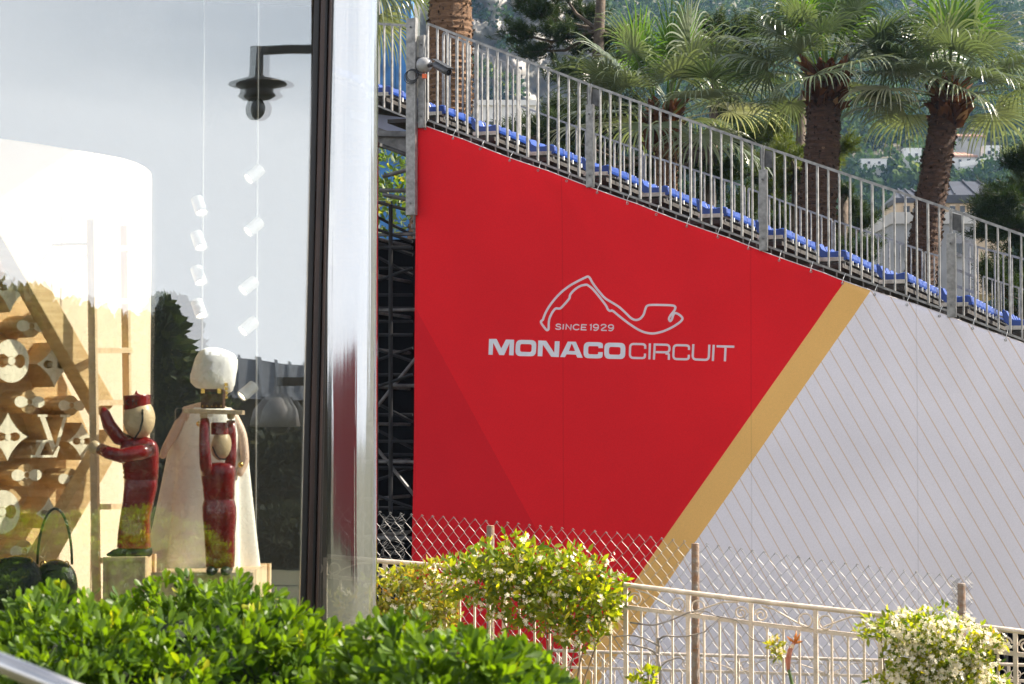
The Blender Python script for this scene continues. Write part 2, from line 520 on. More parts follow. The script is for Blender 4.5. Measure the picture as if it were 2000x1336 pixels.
# long white terrace wall below the houses
a = hill_at(1840, 330); b = hill_at(1960, 312)
m = MB(); m.bar(a + Vector((0, -16, -1.2)), b + Vector((0, -16, -1.2)), .5, 1.0)
tag(m.build('terrace_wall', M_STUC, origin=a), 'white sloping terrace wall below the hillside houses', 'wall')

t = far_house('villa', 'ochre villa with dark seamed metal roof behind the rightmost palm', 1838, 1975, 340, 470, 120, M_STUC2, M_ROOFD, [(.16, .55, .08, .42), (.3, .55, .07, .42), (.62, .7, .14, .2)], depth=7)
far_house('villa', 'small ochre pavilion with dark pointed roof left of the rightmost palm', 1752, 1812, 362, 440, 132, M_STUC2, M_ROOFD, [(.3, .5, .2, .4)], depth=5)
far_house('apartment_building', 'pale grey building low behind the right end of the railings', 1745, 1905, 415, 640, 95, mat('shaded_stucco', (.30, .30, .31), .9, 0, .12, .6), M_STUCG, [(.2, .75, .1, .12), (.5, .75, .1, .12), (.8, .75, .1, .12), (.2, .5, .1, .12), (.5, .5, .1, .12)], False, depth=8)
far_house('kiosk', 'sunlit white low building behind the upper railing', 925, 1045, 196, 300, 62, M_STUC, M_STUC, [(.3, .5, .12, .3), (.7, .5, .12, .3)], False, depth=4)

# blue wrapped tower seen through the left end of the railings
a = P(738, 262, 70); b = P(800, 262, 70)
t = thing('blue_tower', 'blue wrapped scaffold tower seen through the railing at far left', 'tower', ((a.x + b.x) / 2, 72, -2.2))
M_BLUEN = mat('blue_net', (.04, .17, .42), .7, 0, .25, 1.2)
for i in range(2):
    for j in range(7):
        x0 = a.x + (b.x - a.x) * i / 2
        z0 = -2.2 + j * 2.9
        m = MB(); m.box((x0 + (b.x - a.x) * .25, 72, z0 + 1.4), ((b.x - a.x) * .49, 2, 2.8)); m.build('panel', M_BLUEN, t)

# ================================================================== banner
def lineparams(p, q):
    """unit normal (a,b) and c so that a*u+b*z+c is the signed distance from the line, in the banner plane"""
    (u0, z0), (u1, z1) = uz(*p), uz(*q)
    d = Vector((u1 - u0, z1 - z0)).normalized()
    a, b = d.y, -d.x
    return a, b, -(a * u0 + b * z0)

BW = -.05
def banner_disp(u, z):
    ztop = top_z(u)
    s = max(0.0, ztop - z)
    q = math.exp(-s / .55)
    return (.020 * q * math.sin(u * 5.4 + s * 2.2) + .014 * q * math.sin(u * 11.7 - s * 3) + .022 * math.sin(u * .9 + z * .6) + .009 * math.sin(u * 3.1 + .5 * math.sin(z * 1.1)) + .006 * math.sin(z * 2.3 + u * 1.7)
            + .035 * math.exp(-((u - 1.9 + s * 1.3) / .22) ** 2) * math.exp(-s / .9) + .03 * math.exp(-((u + 1.2 - s * 1.1) / .2) ** 2) * math.exp(-s / .7))

TOP_PX = [(814, 238), (1000, 308), (1153, 364), (1326, 429), (1500, 493), (1652, 549), (1855, 617), (2000, 671), (2130, 716)]
TOP_UZ = [uz(x, y, BW) for x, y in TOP_PX]
def top_z(u):
    us = [p[0] for p in TOP_UZ]; zs = [p[1] for p in TOP_UZ]
    if u <= us[0]: return zs[0]
    if u >= us[-1]: return zs[-1] + (u - us[-1]) * (zs[-1] - zs[-2]) / (us[-1] - us[-2])
    z = float(np.interp(u, us, zs))
    ties = 1.15
    return z - .012 * abs(math.sin(u * math.pi / ties))

def banner():
    uL0, zt = uz(814, 238, BW); uL1 = uz(805, 1000, BW)[0]
    zL1 = uz(805, 1000, BW)[1]
    uR = uz(2120, 700, BW)[0]
    u_cut = uz(1906, 1232, BW)[0]; z_cut = uz(1906, 1230, BW)[1]
    nu, nz = 170, 80
    b0 = -1.95
    V = []
    for j in range(nz + 1):
        for i in range(nu + 1):
            s = i / nu
            u = uL0 + (uR - uL0) * s
            zb = b0 if u < u_cut else z_cut
            if abs(u - u_cut) < .05: zb = b0 if u < u_cut else z_cut
            zt_ = top_z(u)
            z = zt_ + (zb - zt_) * j / nz
            uu = u + (1 - s) ** 12 * (uL1 - uL0) * (zt - z) / (zt - zL1)
            V.append(G(uu, BW - banner_disp(u, z), z)[:])
    W = nu + 1
    F = np.array([(j * W + i, (j + 1) * W + i, (j + 1) * W + i + 1, j * W + i + 1) for j in range(nz) for i in range(nu)])
    m = bpy.data.materials.new('banner_print'); m.use_nodes = True
    N, L = m.node_tree.nodes, m.node_tree.links
    bs = N['Principled BSDF']; bs.inputs['Roughness'].default_value = .8; bs.inputs['Specular IOR Level'].default_value = .12
    tc = N.new('ShaderNodeTexCoord')
    org = G(uL0, BW, -2.0)
    base_u = uL0
    def dot(a, b_, c):
        # signed distance a*u + b*z + c at a point of the cloth
        n = N.new('ShaderNodeVectorMath'); n.operation = 'DOT_PRODUCT'
        v = GE * a + Vector((0, 0, b_))
        n.inputs[1].default_value = v
        L.new(tc.outputs['Object'], n.inputs[0])
        s = N.new('ShaderNodeMath'); s.operation = 'ADD'
        s.inputs[1].default_value = a * base_u + b_ * (-2.0) + c
        L.new(n.outputs['Value'], s.inputs[0])
        return s.outputs[0]
    def gt(x, val=0.0):
        g = N.new('ShaderNodeMath'); g.operation = 'GREATER_THAN'; g.inputs[1].default_value = val
        L.new(x, g.inputs[0]); return g.outputs[0]
    def mix(f, c1, c2):
        n = N.new('ShaderNodeMix'); n.data_type = 'RGBA'
        L.new(f, n.inputs[0])
        for s_, c in ((6, c1), (7, c2)):
            if isinstance(c, tuple): n.inputs[s_].default_value = (*c, 1)
            else: L.new(c, n.inputs[s_])
        return n.outputs[2]
    l1 = dot(*lineparams((1652, 549), (1295.5, 1058)))
    l2 = dot(*lineparams((1703, 567), (1306, 1137)))
    la = lineparams((1703, 567), (1769, 680))
    ls = dot(*la)
    ld = dot(*lineparams((813, 600), (1085, 1100)))
    # orientation: make 'right of line' positive
    def side(ab, p):
        u, z = uz(*p); return 1 if ab[0] * u + ab[1] * z + ab[2] > 0 else -1
    sgn1 = side(lineparams((1652, 549), (1295.5, 1058)), (1900, 900))
    sgn2 = side(lineparams((1703, 567), (1306, 1137)), (1900, 900))
    sgnd = side(lineparams((813, 600), (1085, 1100)), (830, 1000))
    def signed(x, s):
        n = N.new('ShaderNodeMath'); n.operation = 'MULTIPLY'; n.inputs[1].default_value = s; L.new(x, n.inputs[0]); return n.outputs[0]
    f1 = gt(signed(l1, sgn1)); f2 = gt(signed(l2, sgn2)); fd = gt(signed(ld, sgnd))
    # pinstripes
    per = 0.158
    dv = N.new('ShaderNodeMath'); dv.operation = 'DIVIDE'; dv.inputs[1].default_value = per; L.new(ls, dv.inputs[0])
    fr = N.new('ShaderNodeMath'); fr.operation = 'FRACT'; L.new(dv.outputs[0], fr.inputs[0])
    lt = N.new('ShaderNodeMath'); lt.operation = 'LESS_THAN'; lt.inputs[1].default_value = .075; L.new(fr.outputs[0], lt.inputs[0])
    white = mix(lt.outputs[0], (.78, .74, .79), (.66, .50, .38))
    red = mix(fd, (.70, .013, .019), (.60, .011, .018))
    c = mix(f1, red, (.79, .46, .15))
    c = mix(f2, c, white)
    # woven cloth: faint mottling
    nz_ = N.new('ShaderNodeTexNoise'); nz_.inputs['Scale'].default_value = 60; nz_.inputs['Detail'].default_value = 3
    L.new(tc.outputs['Object'], nz_.inputs['Vector'])
    nz2 = N.new('ShaderNodeTexNoise'); nz2.inputs['Scale'].default_value = .8; nz2.inputs['Detail'].default_value = 3
    L.new(tc.outputs['Object'], nz2.inputs['Vector'])
    mr = N.new('ShaderNodeMapRange'); mr.inputs[3].default_value = .88; mr.inputs[4].default_value = 1.10; L.new(nz_.outputs[0], mr.inputs[0])
    mr2 = N.new('ShaderNodeMapRange'); mr2.inputs[3].default_value = .86; mr2.inputs[4].default_value = 1.12; L.new(nz2.outputs[0], mr2.inputs[0])
    mm = N.new('ShaderNodeMath'); mm.operation = 'MULTIPLY'; L.new(mr.outputs[0], mm.inputs[0]); L.new(mr2.outputs[0], mm.inputs[1])
    # sewn seams between the printed widths
    last = mm.outputs[0]
    for px_ in (1100, 1467, 1790):
        us = uz(px_, 700, BW)[0]
        sd = dot(1.0, 0.0, -us)
        ab = N.new('ShaderNodeMath'); ab.operation = 'ABSOLUTE'; L.new(sd, ab.inputs[0])
        sg = N.new('ShaderNodeMapRange'); sg.inputs[1].default_value = .004; sg.inputs[2].default_value = .011; sg.inputs[3].default_value = .86; sg.inputs[4].default_value = 1.0
        L.new(ab.outputs[0], sg.inputs[0])
        m2 = N.new('ShaderNodeMath'); m2.operation = 'MULTIPLY'; L.new(last, m2.inputs[0]); L.new(sg.outputs[0], m2.inputs[1]); last = m2.outputs[0]
    mm = N.new('ShaderNodeMath'); mm.operation = 'MULTIPLY'; mm.inputs[1].default_value = 1.0; L.new(last, mm.inputs[0])
    hsv = N.new('ShaderNodeHueSaturation'); L.new(c, hsv.inputs['Color']); L.new(mm.outputs[0], hsv.inputs['Value'])
    L.new(hsv.outputs[0], bs.inputs['Base Color'])
    bp = N.new('ShaderNodeBump'); bp.inputs['Strength'].default_value = .12; bp.inputs['Distance'].default_value = .01
    nz3 = N.new('ShaderNodeTexNoise'); nz3.inputs['Scale'].default_value = 250; L.new(tc.outputs['Object'], nz3.inputs['Vector'])
    L.new(nz3.outputs[0], bp.inputs['Height']); L.new(bp.outputs[0], bs.inputs['Normal'])
    root = thing('circuit_banner', 'large red, gold and white circuit banner hung along the grandstand side', 'banner', org)
    cloth = fast_mesh('cloth', np.array(V), F, m, parent=root, origin=org, smooth=True)
    so = cloth.modifiers.new('thick', 'SOLIDIFY'); so.thickness = .003; so.offset = 1
    # vertical sewn seams
    for px in (1467, 1200, 1660):
        u = uz(px, 700, BW)[0]
        mb = MB()
        zs = np.linspace(top_z(u) - .02, -1.9, 50)
        mb.tube([G(u, BW - banner_disp(u, z) - .001, z) for z in zs], .0035, 4)
        sm = mat('seam_red', (.50, .012, .02), .8, 0, .05) if px < 1300 else mat('seam_pale', (.58, .45, .42), .8, 0, .05)
        if px == 1200: continue
        if px == 1467: mb.build('seam', mat('seam_red', (.50, .012, .02), .8, 0, .05), root) if False else None
    # hem along the top edge, its backlit glow put into a pale colour, and the ties that hold it to the railing
    hem = MB(); us_ = np.linspace(TOP_UZ[0][0], uR, 150)
    hem.tube([G(u, BW - banner_disp(u, top_z(u)) - .002, top_z(u) + .003) for u in us_], .0055, 5); hem.build('hem', mat('backlit_hem', (.72, .66, .66), .8, 0, .08), root)
    for u in np.arange(TOP_UZ[0][0] + .12, uR, .385):
        zt_ = top_z(u)
        ey = MB(); ey.tube([G(u + .013 * math.cos(a), BW - banner_disp(u, zt_) - .008, zt_ - .035 + .013 * math.sin(a)) for a in np.linspace(0, 2 * math.pi, 11)[:-1]], .004, 5, closed=True); ey.build('eyelet', M_GALV, root)
        ti = MB(); ti.tube([G(u, BW - .02, zt_ - .035), G(u + .015, BW - .03, zt_ + .02), G(u + .02 + .02 * rng.random(), -.03, zt_ + .085)], .004, 5); ti.build('tie', mat('white_tie', (.7, .7, .68), .5, 0, .1), root)
    # ---- lettering: flat print, strokes laid on the cloth
    def on(px, py, lift=.006):
        u, z = uz(px, py, BW)
        return G(u, BW - banner_disp(u, z) - lift, z)
    zA = lambda p: (900 + p[0] / 6.6667, 530 + p[1] / 6.6667)
    zB = lambda p: (1150 + p[0] / 6.6667, 530 + p[1] / 6.6667)
    def poly(loops, conv):
        mb = MB()
        for lp in loops: mb.add([on(*conv(p)) for p in lp], [tuple(range(len(lp)))])
        return mb
    def stroke(paths, w, conv, closed=False):
        mb = MB()
        for path in paths:
            pts = [Vector(conv(p)) for p in path]; k = len(pts); vs = []; fs = []
            for i in range(k):
                a = pts[(i - 1) % k] if (closed or i > 0) else None
                c_ = pts[(i + 1) % k] if (closed or i < k - 1) else None
                t1 = (pts[i] - a).normalized() if a is not None else None
                t2 = (c_ - pts[i]).normalized() if c_ is not None else None
                if t1 is None: t1 = t2
                if t2 is None: t2 = t1
                n1 = Vector((-t1.y, t1.x)); n2 = Vector((-t2.y, t2.x))
                nn = n1 + n2
                if nn.length < .2: nn = n1
                nn.normalize()
                k_ = 1 / max(.6, nn.dot(n1))
                h = w / 2 / 6.6667 * k_
                vs += [on(*(pts[i] + nn * h)), on(*(pts[i] - nn * h))]
            for i in range(k if closed else k - 1):
                j = (i + 1) % k
                fs.append((2 * i, 2 * i + 1, 2 * j + 1, 2 * j))
            mb.add(vs, fs)
        return mb
    def rr(pts, r, n=5, closed=False):
        """round the corners of a polyline"""
        out = []; k = len(pts)
        for i in range(k):
            p = Vector(pts[i])
            if not closed and i in (0, k - 1): out.append(tuple(p)); continue
            a = Vector(pts[(i - 1) % k]); b = Vector(pts[(i + 1) % k])
            ra = min(r, (a - p).length * .49); rb = min(r, (b - p).length * .49)
            p0 = p + (a - p).normalized() * ra; p1 = p + (b - p).normalized() * rb
            for j in range(n + 1):
                t_ = j / n
                out.append(tuple((1 - t_) ** 2 * p0 + 2 * t_ * (1 - t_) * p + t_ ** 2 * p1))
        return out
    def ring(outer, inner, ro, ri, conv):
        a = rr(outer, ro, 6, True); b = rr(inner, ri, 6, True)
        mb = MB(); k = len(a)
        mb.add([on(*conv(p)) for p in a] + [on(*conv(p)) for p in b], [(i, (i + 1) % k, k + (i + 1) % k, k + i) for i in range(k)])
        return mb
    pr = M_PRINT
    thin = mat('pink_white_print', (.66, .56, .60), .75, 0, .04, 8)
    L_ = []
    L_.append(poly([[(370, 880), (470, 880), (530, 1005), (592, 888), (700, 892), (693, 1095), (633, 1093), (640, 935), (568, 1092), (505, 1090), (425, 930), (418, 1087), (362, 1085)]], zA))
    L_.append(ring([(724, 892), (992, 897), (982, 1108), (714, 1103)], [(780, 946), (930, 950), (926, 1052), (776, 1048)], 70, 28, zA))
    L_.append(poly([[(1015, 900), (1118, 905), (1222, 1062), (1230, 910), (1292, 912), (1282, 1117), (1182, 1113), (1075, 955), (1067, 1107), (1006, 1105)]], zA))
    L_.append(poly([[(1397, 915), (1450, 917), (1447, 945), (1412, 1037), (1450, 1037.5), (1450, 1083), (1382, 1081), (1360, 1118), (1297, 1116)],
                    [(1450, 917), (1503, 918), (1593, 1127), (1520, 1124), (1502, 1085), (1450, 1083), (1450, 1037.5), (1492, 1038), (1453, 945), (1447, 945)]], zA))
    # bold C: ring opened on the right
    o_ = rr([(1855, 1000), (1857, 924), (1606, 920), (1600, 1131), (1850, 1136), (1853, 1052)], 70, 6)
    i_ = rr([(1797, 1000), (1797, 976), (1664, 974), (1661, 1079), (1793, 1082), (1793, 1052)], 26, 6)
    mb = MB(); k = len(o_)
    mb.add([on(*zA(p)) for p in o_] + [on(*zA(p)) for p in i_], [(i, i + 1, k + i + 1, k + i) for i in range(k - 1)])
    L_.append(mb)
    L_.append(ring([(208, 928), (484, 933), (479, 1144), (204, 1139)], [(270, 984), (420, 987), (416, 1087), (266, 1084)], 70, 28, zB))
    for mb in L_: mb.build('letter', pr, root)
    W_ = 29
    th = [
        [rr([(743, 1010), (744, 950), (546, 946), (540, 1127), (739, 1132), (740, 1072)], 48)],
        [[(805, 940), (797, 1146)]],
        [[(868, 940), (856, 1150)], rr([(881, 955), (1062, 959), (1060, 1056), (879, 1053)], 45), rr([(1008, 1070), (1054, 1074), (1051, 1153)], 26)],
        [rr([(1314, 1025), (1316, 966), (1117, 962), (1109, 1143), (1311, 1148), (1313, 1088)], 48)],
        [rr([(1370, 950), (1361, 1148), (1568, 1155), (1577, 956)], 50)],
        [[(1633, 958), (1622, 1168)]],
        [[(1670, 977), (1898, 982)], [(1785, 996), (1777, 1172)]],
    ]
    for paths in th: stroke(paths, W_, zB).build('letter', thin, root)
    nine = lambda cx, cy: [[(cx + 33 * math.cos(a), cy + 23 * math.sin(a)) for a in np.linspace(0, 2 * math.pi, 19)], [(cx + 33, cy + 2), (cx + 32, cy + 28), (cx + 12, cy + 50), (cx - 10, cy + 54), (cx - 32, cy + 46)]]
    sm = [
        [rr([(1308, 702), (1290, 688), (1256, 689), (1246, 704), (1258, 718), (1295, 724), (1309, 740), (1296, 755), (1256, 755), (1238, 742)], 14, 3)],
        [[(1343, 688), (1336, 758)]],
        [[(1374, 759), (1380, 690), (1436, 760), (1443, 692)]],
        [rr([(1547, 706), (1524, 693), (1490, 695), (1470, 714), (1468, 742), (1488, 759), (1522, 762), (1546, 750)], 14, 3)],
        [[(1645, 698), (1580, 695), (1573, 761), (1641, 764)], [(1584, 729), (1634, 731)]],
        [[(1686, 704), (1704, 692), (1699, 768)]], nine(1765, 715),
        [rr([(1832, 712), (1845, 694), (1885, 693), (1900, 708), (1888, 727), (1850, 745), (1832, 769), (1907, 771)], 14, 3)], nine(1962, 720)]
    for paths in sm: stroke(paths, 15, zA).build('letter', thin, root)
    A_ = [(1040, 660), (1078, 630), (1085, 600), (1120, 520), (1170, 440), (1250, 340), (1330, 260), (1430, 185), (1530, 130), (1615, 88), (1662, 66), (1688, 85), (1720, 150), (1790, 245), (1880, 350)]
    B_ = [(280, 390), (400, 462), (480, 535), (560, 615), (620, 640), (680, 622), (725, 570), (745, 500), (762, 455), (800, 438), (1000, 441), (1115, 446), (1142, 468), (1130, 510), (1085, 560), (1050, 620), (1070, 656), (1093, 630), (1112, 562), (1142, 540), (1200, 573), (1236, 615), (1205, 660), (1100, 730), (980, 785), (850, 815), (740, 800), (640, 755), (500, 660), (380, 565), (312, 508), (280, 520), (250, 492), (238, 455), (150, 340), (60, 230), (-5, 180)]
    C_ = [(1640, 174), (1560, 190), (1480, 245), (1427, 308), (1425, 350), (1380, 405), (1310, 482), (1280, 488), (1243, 480), (1200, 530), (1160, 610), (1150, 680), (1150, 755), (1130, 770), (1108, 752)]
    path = [zA(p) for p in A_] + [zB(p) for p in B_] + [zA(p) for p in C_]
    for _ in range(2):
        q = []
        for i in range(len(path)):
            a = Vector(path[i]); b_ = Vector(path[(i + 1) % len(path)])
            q += [tuple(a * .78 + b_ * .22), tuple(a * .22 + b_ * .78)]
        path = q
    stroke([path], 29, lambda p: p, True).build('circuit_outline', thin, root)
banner()

# ================================================================== grandstand
def grandstand():
    root = thing('grandstand', 'temporary grandstand with stepped rows of blue seats on scaffolding', 'grandstand', G(-1, 3, -2.2))
    WLEN = 6.0; w0 = .32
    u1, z1 = uz(863, 217, w0); u9, z9 = uz(1892, 590, w0)
    du = (u9 - u1) / 9; dz = (z9 - z1) / 9
    # seat shell: profile in (u, z), swept along w
    prof = [(-.20, .175), (-.17, .185), (-.13, .10), (-.06, .06), (.06, .055), (.15, .075), (.20, .06), (.215, .0), (.205, -.035), (.185, -.035), (.172, .0), (-.12, .0), (-.185, .06)]
    mb = MB(); ws = [(-.185, .9, .0), (-.16, 1.0, .014), (-.06, 1.0, -.006), (.06, 1.0, -.006), (.16, 1.0, .014), (.185, .9, .0)]
    vs = []; k = len(prof)
    for (w, s, l) in ws:
        for (u, z) in prof: vs.append((GE * (u * s) + GR * w + Vector((0, 0, z * s + (l if z > .03 else 0))))[:])
    fs = []
    for i in range(len(ws) - 1):
        for j in range(k): fs.append((i * k + j, i * k + (j + 1) % k, (i + 1) * k + (j + 1) % k, (i + 1) * k + j))
    fs.append(tuple(range(k))); fs.append(tuple(reversed(range((len(ws) - 1) * k, len(ws) * k))))
    mb.add(vs, fs)
    seat0 = mb.build('seat', M_BLUE, None, smooth=False)
    bv = seat0.modifiers.new('b', 'BEVEL'); bv.width = .012; bv.segments = 2
    used = False
    for row in range(-4, 13):
        u = u1 + du * (row - 0); z = z1 + dz * (row - 0)
        # bench board: its near end shows pale
        b = MB()
        c0 = G(u - .165, w0, z - .025)
        b.bar(c0, c0 + GR * WLEN, .32, .05)
        board = b.build('bench_board', M_BOARD, root, bevel=.004)
        for s in range(14):
            w = w0 + .2 + s * .40
            if used: sobj = child_copy(seat0, board, G(u - .165, w, z + .004))
            else:
                sobj = seat0; sobj.parent = board; sobj.location = G(u - .165, w, z + .004) - world_of(board); used = True
        for s in range(8):
            w = w0 + .40 * s + .40
            q = MB(); q.prism([(0, 0), (.05, 0), (.05, -.055)], G(u - .005, w, z - .02), GE, Vector((0, 0, 1)), -GR, .03); q.build('gusset', M_WHITEP, board)
        # foot deck and riser of this row
        d = MB(); zc = z - .40
        c0 = G(u + du * .5, w0 - .05, zc); d.bar(c0, c0 + GR * WLEN, abs(du) * .98, .05); d.build('foot_deck', M_DECK, root)
        # bearers under the board
        d = MB()
        d.bar(G(u - .3, w0 + .1, z - .06), G(u - .3, w0 + .1, zc - .3), .05); d.bar(G(u - .35, w0 + .1, z - .075), G(u, w0 + .1, z - .075), .05)
        d.build('bracket', M_GALV_D, root)
    # stringer beams under the decks
    for w in (.2, 3.2, 6.2):
        d = MB(); d.bar(G(u1 - 4 * du, w, z1 - 4 * dz - .62), G(u1 + 12 * du, w, z1 + 12 * dz - .62), .09, .18); d.build('stringer', M_GALV_D, root)
    # scaffold bays underneath: standards, ledgers, diagonal braces
    umin = uz(700, 300, .3)[0]; umax = u1 + 12 * du
    for iu, u in enumerate(np.arange(umin, umax, 1.55)):
        ztop = z1 + (u - u1) / du * dz - .72
        for w in (.45, 2.4, 4.4, 6.3):
            if u > u1 + 1.5 and w < 6: continue
            d = MB(); d.tube([G(u, w, -2.2), G(u, w, ztop)], .03, 8); d.build('scaffold_standard', M_GALV_D, root)
            for zz in np.arange(-1.4, ztop, 1.0):
                c = MB(); c.tube([G(u, w, zz - .03), G(u, w, zz + .03)], .055, 8); c.build('coupler', M_GALV_D, root)
        if iu < 3:
            zlim = ztop + min(0, 1.55 * dz / du)
            for zz in np.arange(-1.2, zlim - .2, .5):
                d = MB(); d.tube([G(u, .45, zz), G(u, 6.3, zz)], .024, 6); d.build('scaffold_ledger', M_GALV_D, root)
                d = MB(); d.tube([G(u, .45 + 1.95 * (int(zz * 2) % 2), zz), G(u + 1.55, .45 + 1.95 * (int(zz * 2) % 2), zz)], .024, 6); d.build('scaffold_ledger', M_GALV_D, root)
            for j, w in enumerate((.5, 2.45, 4.45)):
                for q in range(int((zlim + 2.0) / 1.9)):
                    d = MB(); za = -2 + q * 1.9
                    d.tube([G(u, w, za + (q % 2) * 1.8), G(u + 1.55, w + 1.7 * (j % 2), za + 1.8 - (q % 2) * 1.8)], .024, 6); d.build('scaffold_brace', M_GALV_D, root)
    # black sheet added on the far side, standing in for shade under the decks
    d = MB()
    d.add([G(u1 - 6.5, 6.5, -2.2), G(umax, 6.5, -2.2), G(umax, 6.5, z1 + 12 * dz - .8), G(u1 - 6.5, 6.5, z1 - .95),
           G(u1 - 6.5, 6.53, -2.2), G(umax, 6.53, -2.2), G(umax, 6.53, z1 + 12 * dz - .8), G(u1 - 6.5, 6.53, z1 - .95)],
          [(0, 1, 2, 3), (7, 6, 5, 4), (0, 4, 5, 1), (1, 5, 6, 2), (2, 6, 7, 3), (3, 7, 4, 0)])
    d.build('rear_shade_sheet', mat('shade_black', (.006, .006, .006), 1.0, 0, .2, spec=0.0), root)
    # landing at the top, left of the big post
    d = MB(); a = uz(748, 258, .1); b = uz(812, 262, .1)
    d.bar(G(a[0] - .4, .1, a[1]), G(b[0], .1, b[1]), .06, .07); d.bar(G(a[0] - .4, .1, a[1] - .03), G(a[0] - .4, 1.2, a[1] - .03), .06, .07)
    d.build('landing_edge', M_GALV_D, root)
    d = MB(); q0 = uz(751, 226, 1.0); q1 = uz(806, 254, 1.0)
    d.add([G(q0[0] - .5, 1.0, q0[1] + .1), G(q1[0] + .3, 1.0, q0[1] - .12), G(q1[0] + .3, 1.0, q1[1]), G(q0[0] - .5, 1.0, q1[1]),
           G(q0[0] - .5, 1.02, q0[1] + .1), G(q1[0] + .3, 1.02, q0[1] - .12), G(q1[0] + .3, 1.02, q1[1]), G(q0[0] - .5, 1.02, q1[1])],
          [(0, 1, 2, 3), (7, 6, 5, 4), (0, 4, 5, 1), (1, 5, 6, 2), (2, 6, 7, 3), (3, 7, 4, 0)])
    d.build('side_panel', mat('pale_blue_panel', (.42, .48, .68), .6, 0, .06, 3), root)
    rs = random.Random(5)
    gap = [((748, 285), (800, 305)), ((748, 345), (802, 330)), ((742, 372), (806, 372)), ((748, 380), (806, 392)), ((733, 484), (806, 484)), ((735, 262), (735, 1000)), ((763, 400), (763, 1000))]
    for y in range(420, 1000, 26): gap.append(((730, y), (806, y + rs.choice((0, 0, 26, -26, 40)))))
    for i, (p, q) in enumerate(gap):
        w = .2 + (i % 4) * .45 if i > 6 else .2
        a = uz(*p, w); b = uz(*q, w)
        d = MB(); d.tube([G(a[0], w, a[1]), G(b[0], w, b[1])], .028 if i < 7 else .021, 8); d.build('scaffold_tube', mat('shaded_scaffold', (.014, .014, .015), .6, 0, .3, 9, spec=.2) if i > 3 else M_GALV_D, root)  # darker copy of the steel puts the shade under the stand into colour
    d = MB(); q0 = uz(700, 470, 2.2); q1 = uz(850, 1100, 2.2)  # added black sheet that stands in for the deep shade in the gap
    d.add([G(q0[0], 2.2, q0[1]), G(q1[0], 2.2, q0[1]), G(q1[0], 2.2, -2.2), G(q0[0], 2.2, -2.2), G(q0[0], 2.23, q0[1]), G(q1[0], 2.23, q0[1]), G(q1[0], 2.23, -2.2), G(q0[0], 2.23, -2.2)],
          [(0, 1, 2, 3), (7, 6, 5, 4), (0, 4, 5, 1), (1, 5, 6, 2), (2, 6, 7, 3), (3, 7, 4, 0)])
    d.build('inner_shade_sheet', MATS['shade_black'], root)

grandstand()

# ------------------------------------------------------------------ railings
def rail_panel(name, label, top, bot, w, spacing, th, group, post_px=None, lower=True, nb=None, slim=False):
    """top, bot: pixel end pairs ((x,y),(x,y)) of the top and bottom rails in the plane w"""
    (ua, za), (ub, zb) = uz(*top[0], w), uz(*top[1], w)
    (uc, zc), (ud, zd) = uz(*bot[0], w), uz(*bot[1], w)
    root = thing(name, label, 'railing', G(ua, w, zc), group)
    m = MB(); m.bar(G(ua, w, za), G(ub, w, zb), th * 1.3, th * 1.3); m.build('top_rail', M_GALV, root)
    m = MB(); m.bar(G(ua, w, zc), G(ub, w, zd), th * 1.1, th * 1.1); m.build('bottom_rail', M_GALV, root)
    if lower:
        m = MB(); m.bar(G(ua, w + .03, zc - .10), G(ub, w + .03, zd - .10), th, th); m.build('base_tube', M_GALV_D, root)
        n = int(abs(ub - ua) / .16)
        for i in range(n):
            q = (i + .5) / n
            m = MB(); u = ua + (ub - ua) * q; z = zc + (zd - zc) * q
            m.bar(G(u, w + .03, z - .10), G(u, w + .012, z), .014, .014); m.build('stub', M_GALV_D, root)
    n = nb or max(2, int(round(abs(ub - ua) / spacing)))
    for i in range(n + 1):
        q = i / n
        u = ua + (ub - ua) * q
        zt = za + (zb - za) * q; zl = zc + (zd - zc) * q
        m = MB()
        t = th * (1.25 if i in (0, n) or i % 5 == 0 else 1.0)
        m.bar(G(u, w, zl + .006), G(u, w, zt - th * .66), t * .80, t * 1.9, up=GR)
        m.build('baluster', M_GALV, root)
    return root

RG = 'galvanised railing panels on the near side of the stand'
T = lambda x: float(np.interp(x, [735, 819, 1050, 1209, 1379, 1550, 1671, 1858, 2000, 2150], [18, 40, 129, 186, 251, 305, 350, 409.5, 459, 513]))
Bm = lambda x: float(np.interp(x, [735, 845, 1000, 1173, 1481, 1872, 2000, 2150], [196, 238, 300, 362, 475, 615, 666, 722]))
segs = [(835, 1151, 'near railing panel beside the security camera above the red banner'), (1153, 1489, 'near railing panel between the second and third stub posts'),
        (1491, 1856, 'near railing panel above the gold band of the banner'), (1858, 2110, 'rightmost near railing panel above the white part of the banner')]
for (xa, xb, lab) in segs:
    rail_panel('guard_railing', lab, ((xa, T(xa)), (xb, T(xb))), ((xa, Bm(xa)), (xb, Bm(xb))), 0, .133, .024, RG)
rail_panel('guard_railing', 'short railing panel left of the tall steel post', ((735, 46), (797, 50)), ((735, 205), (797, 230)), .25, .12, .022, RG, lower=False)

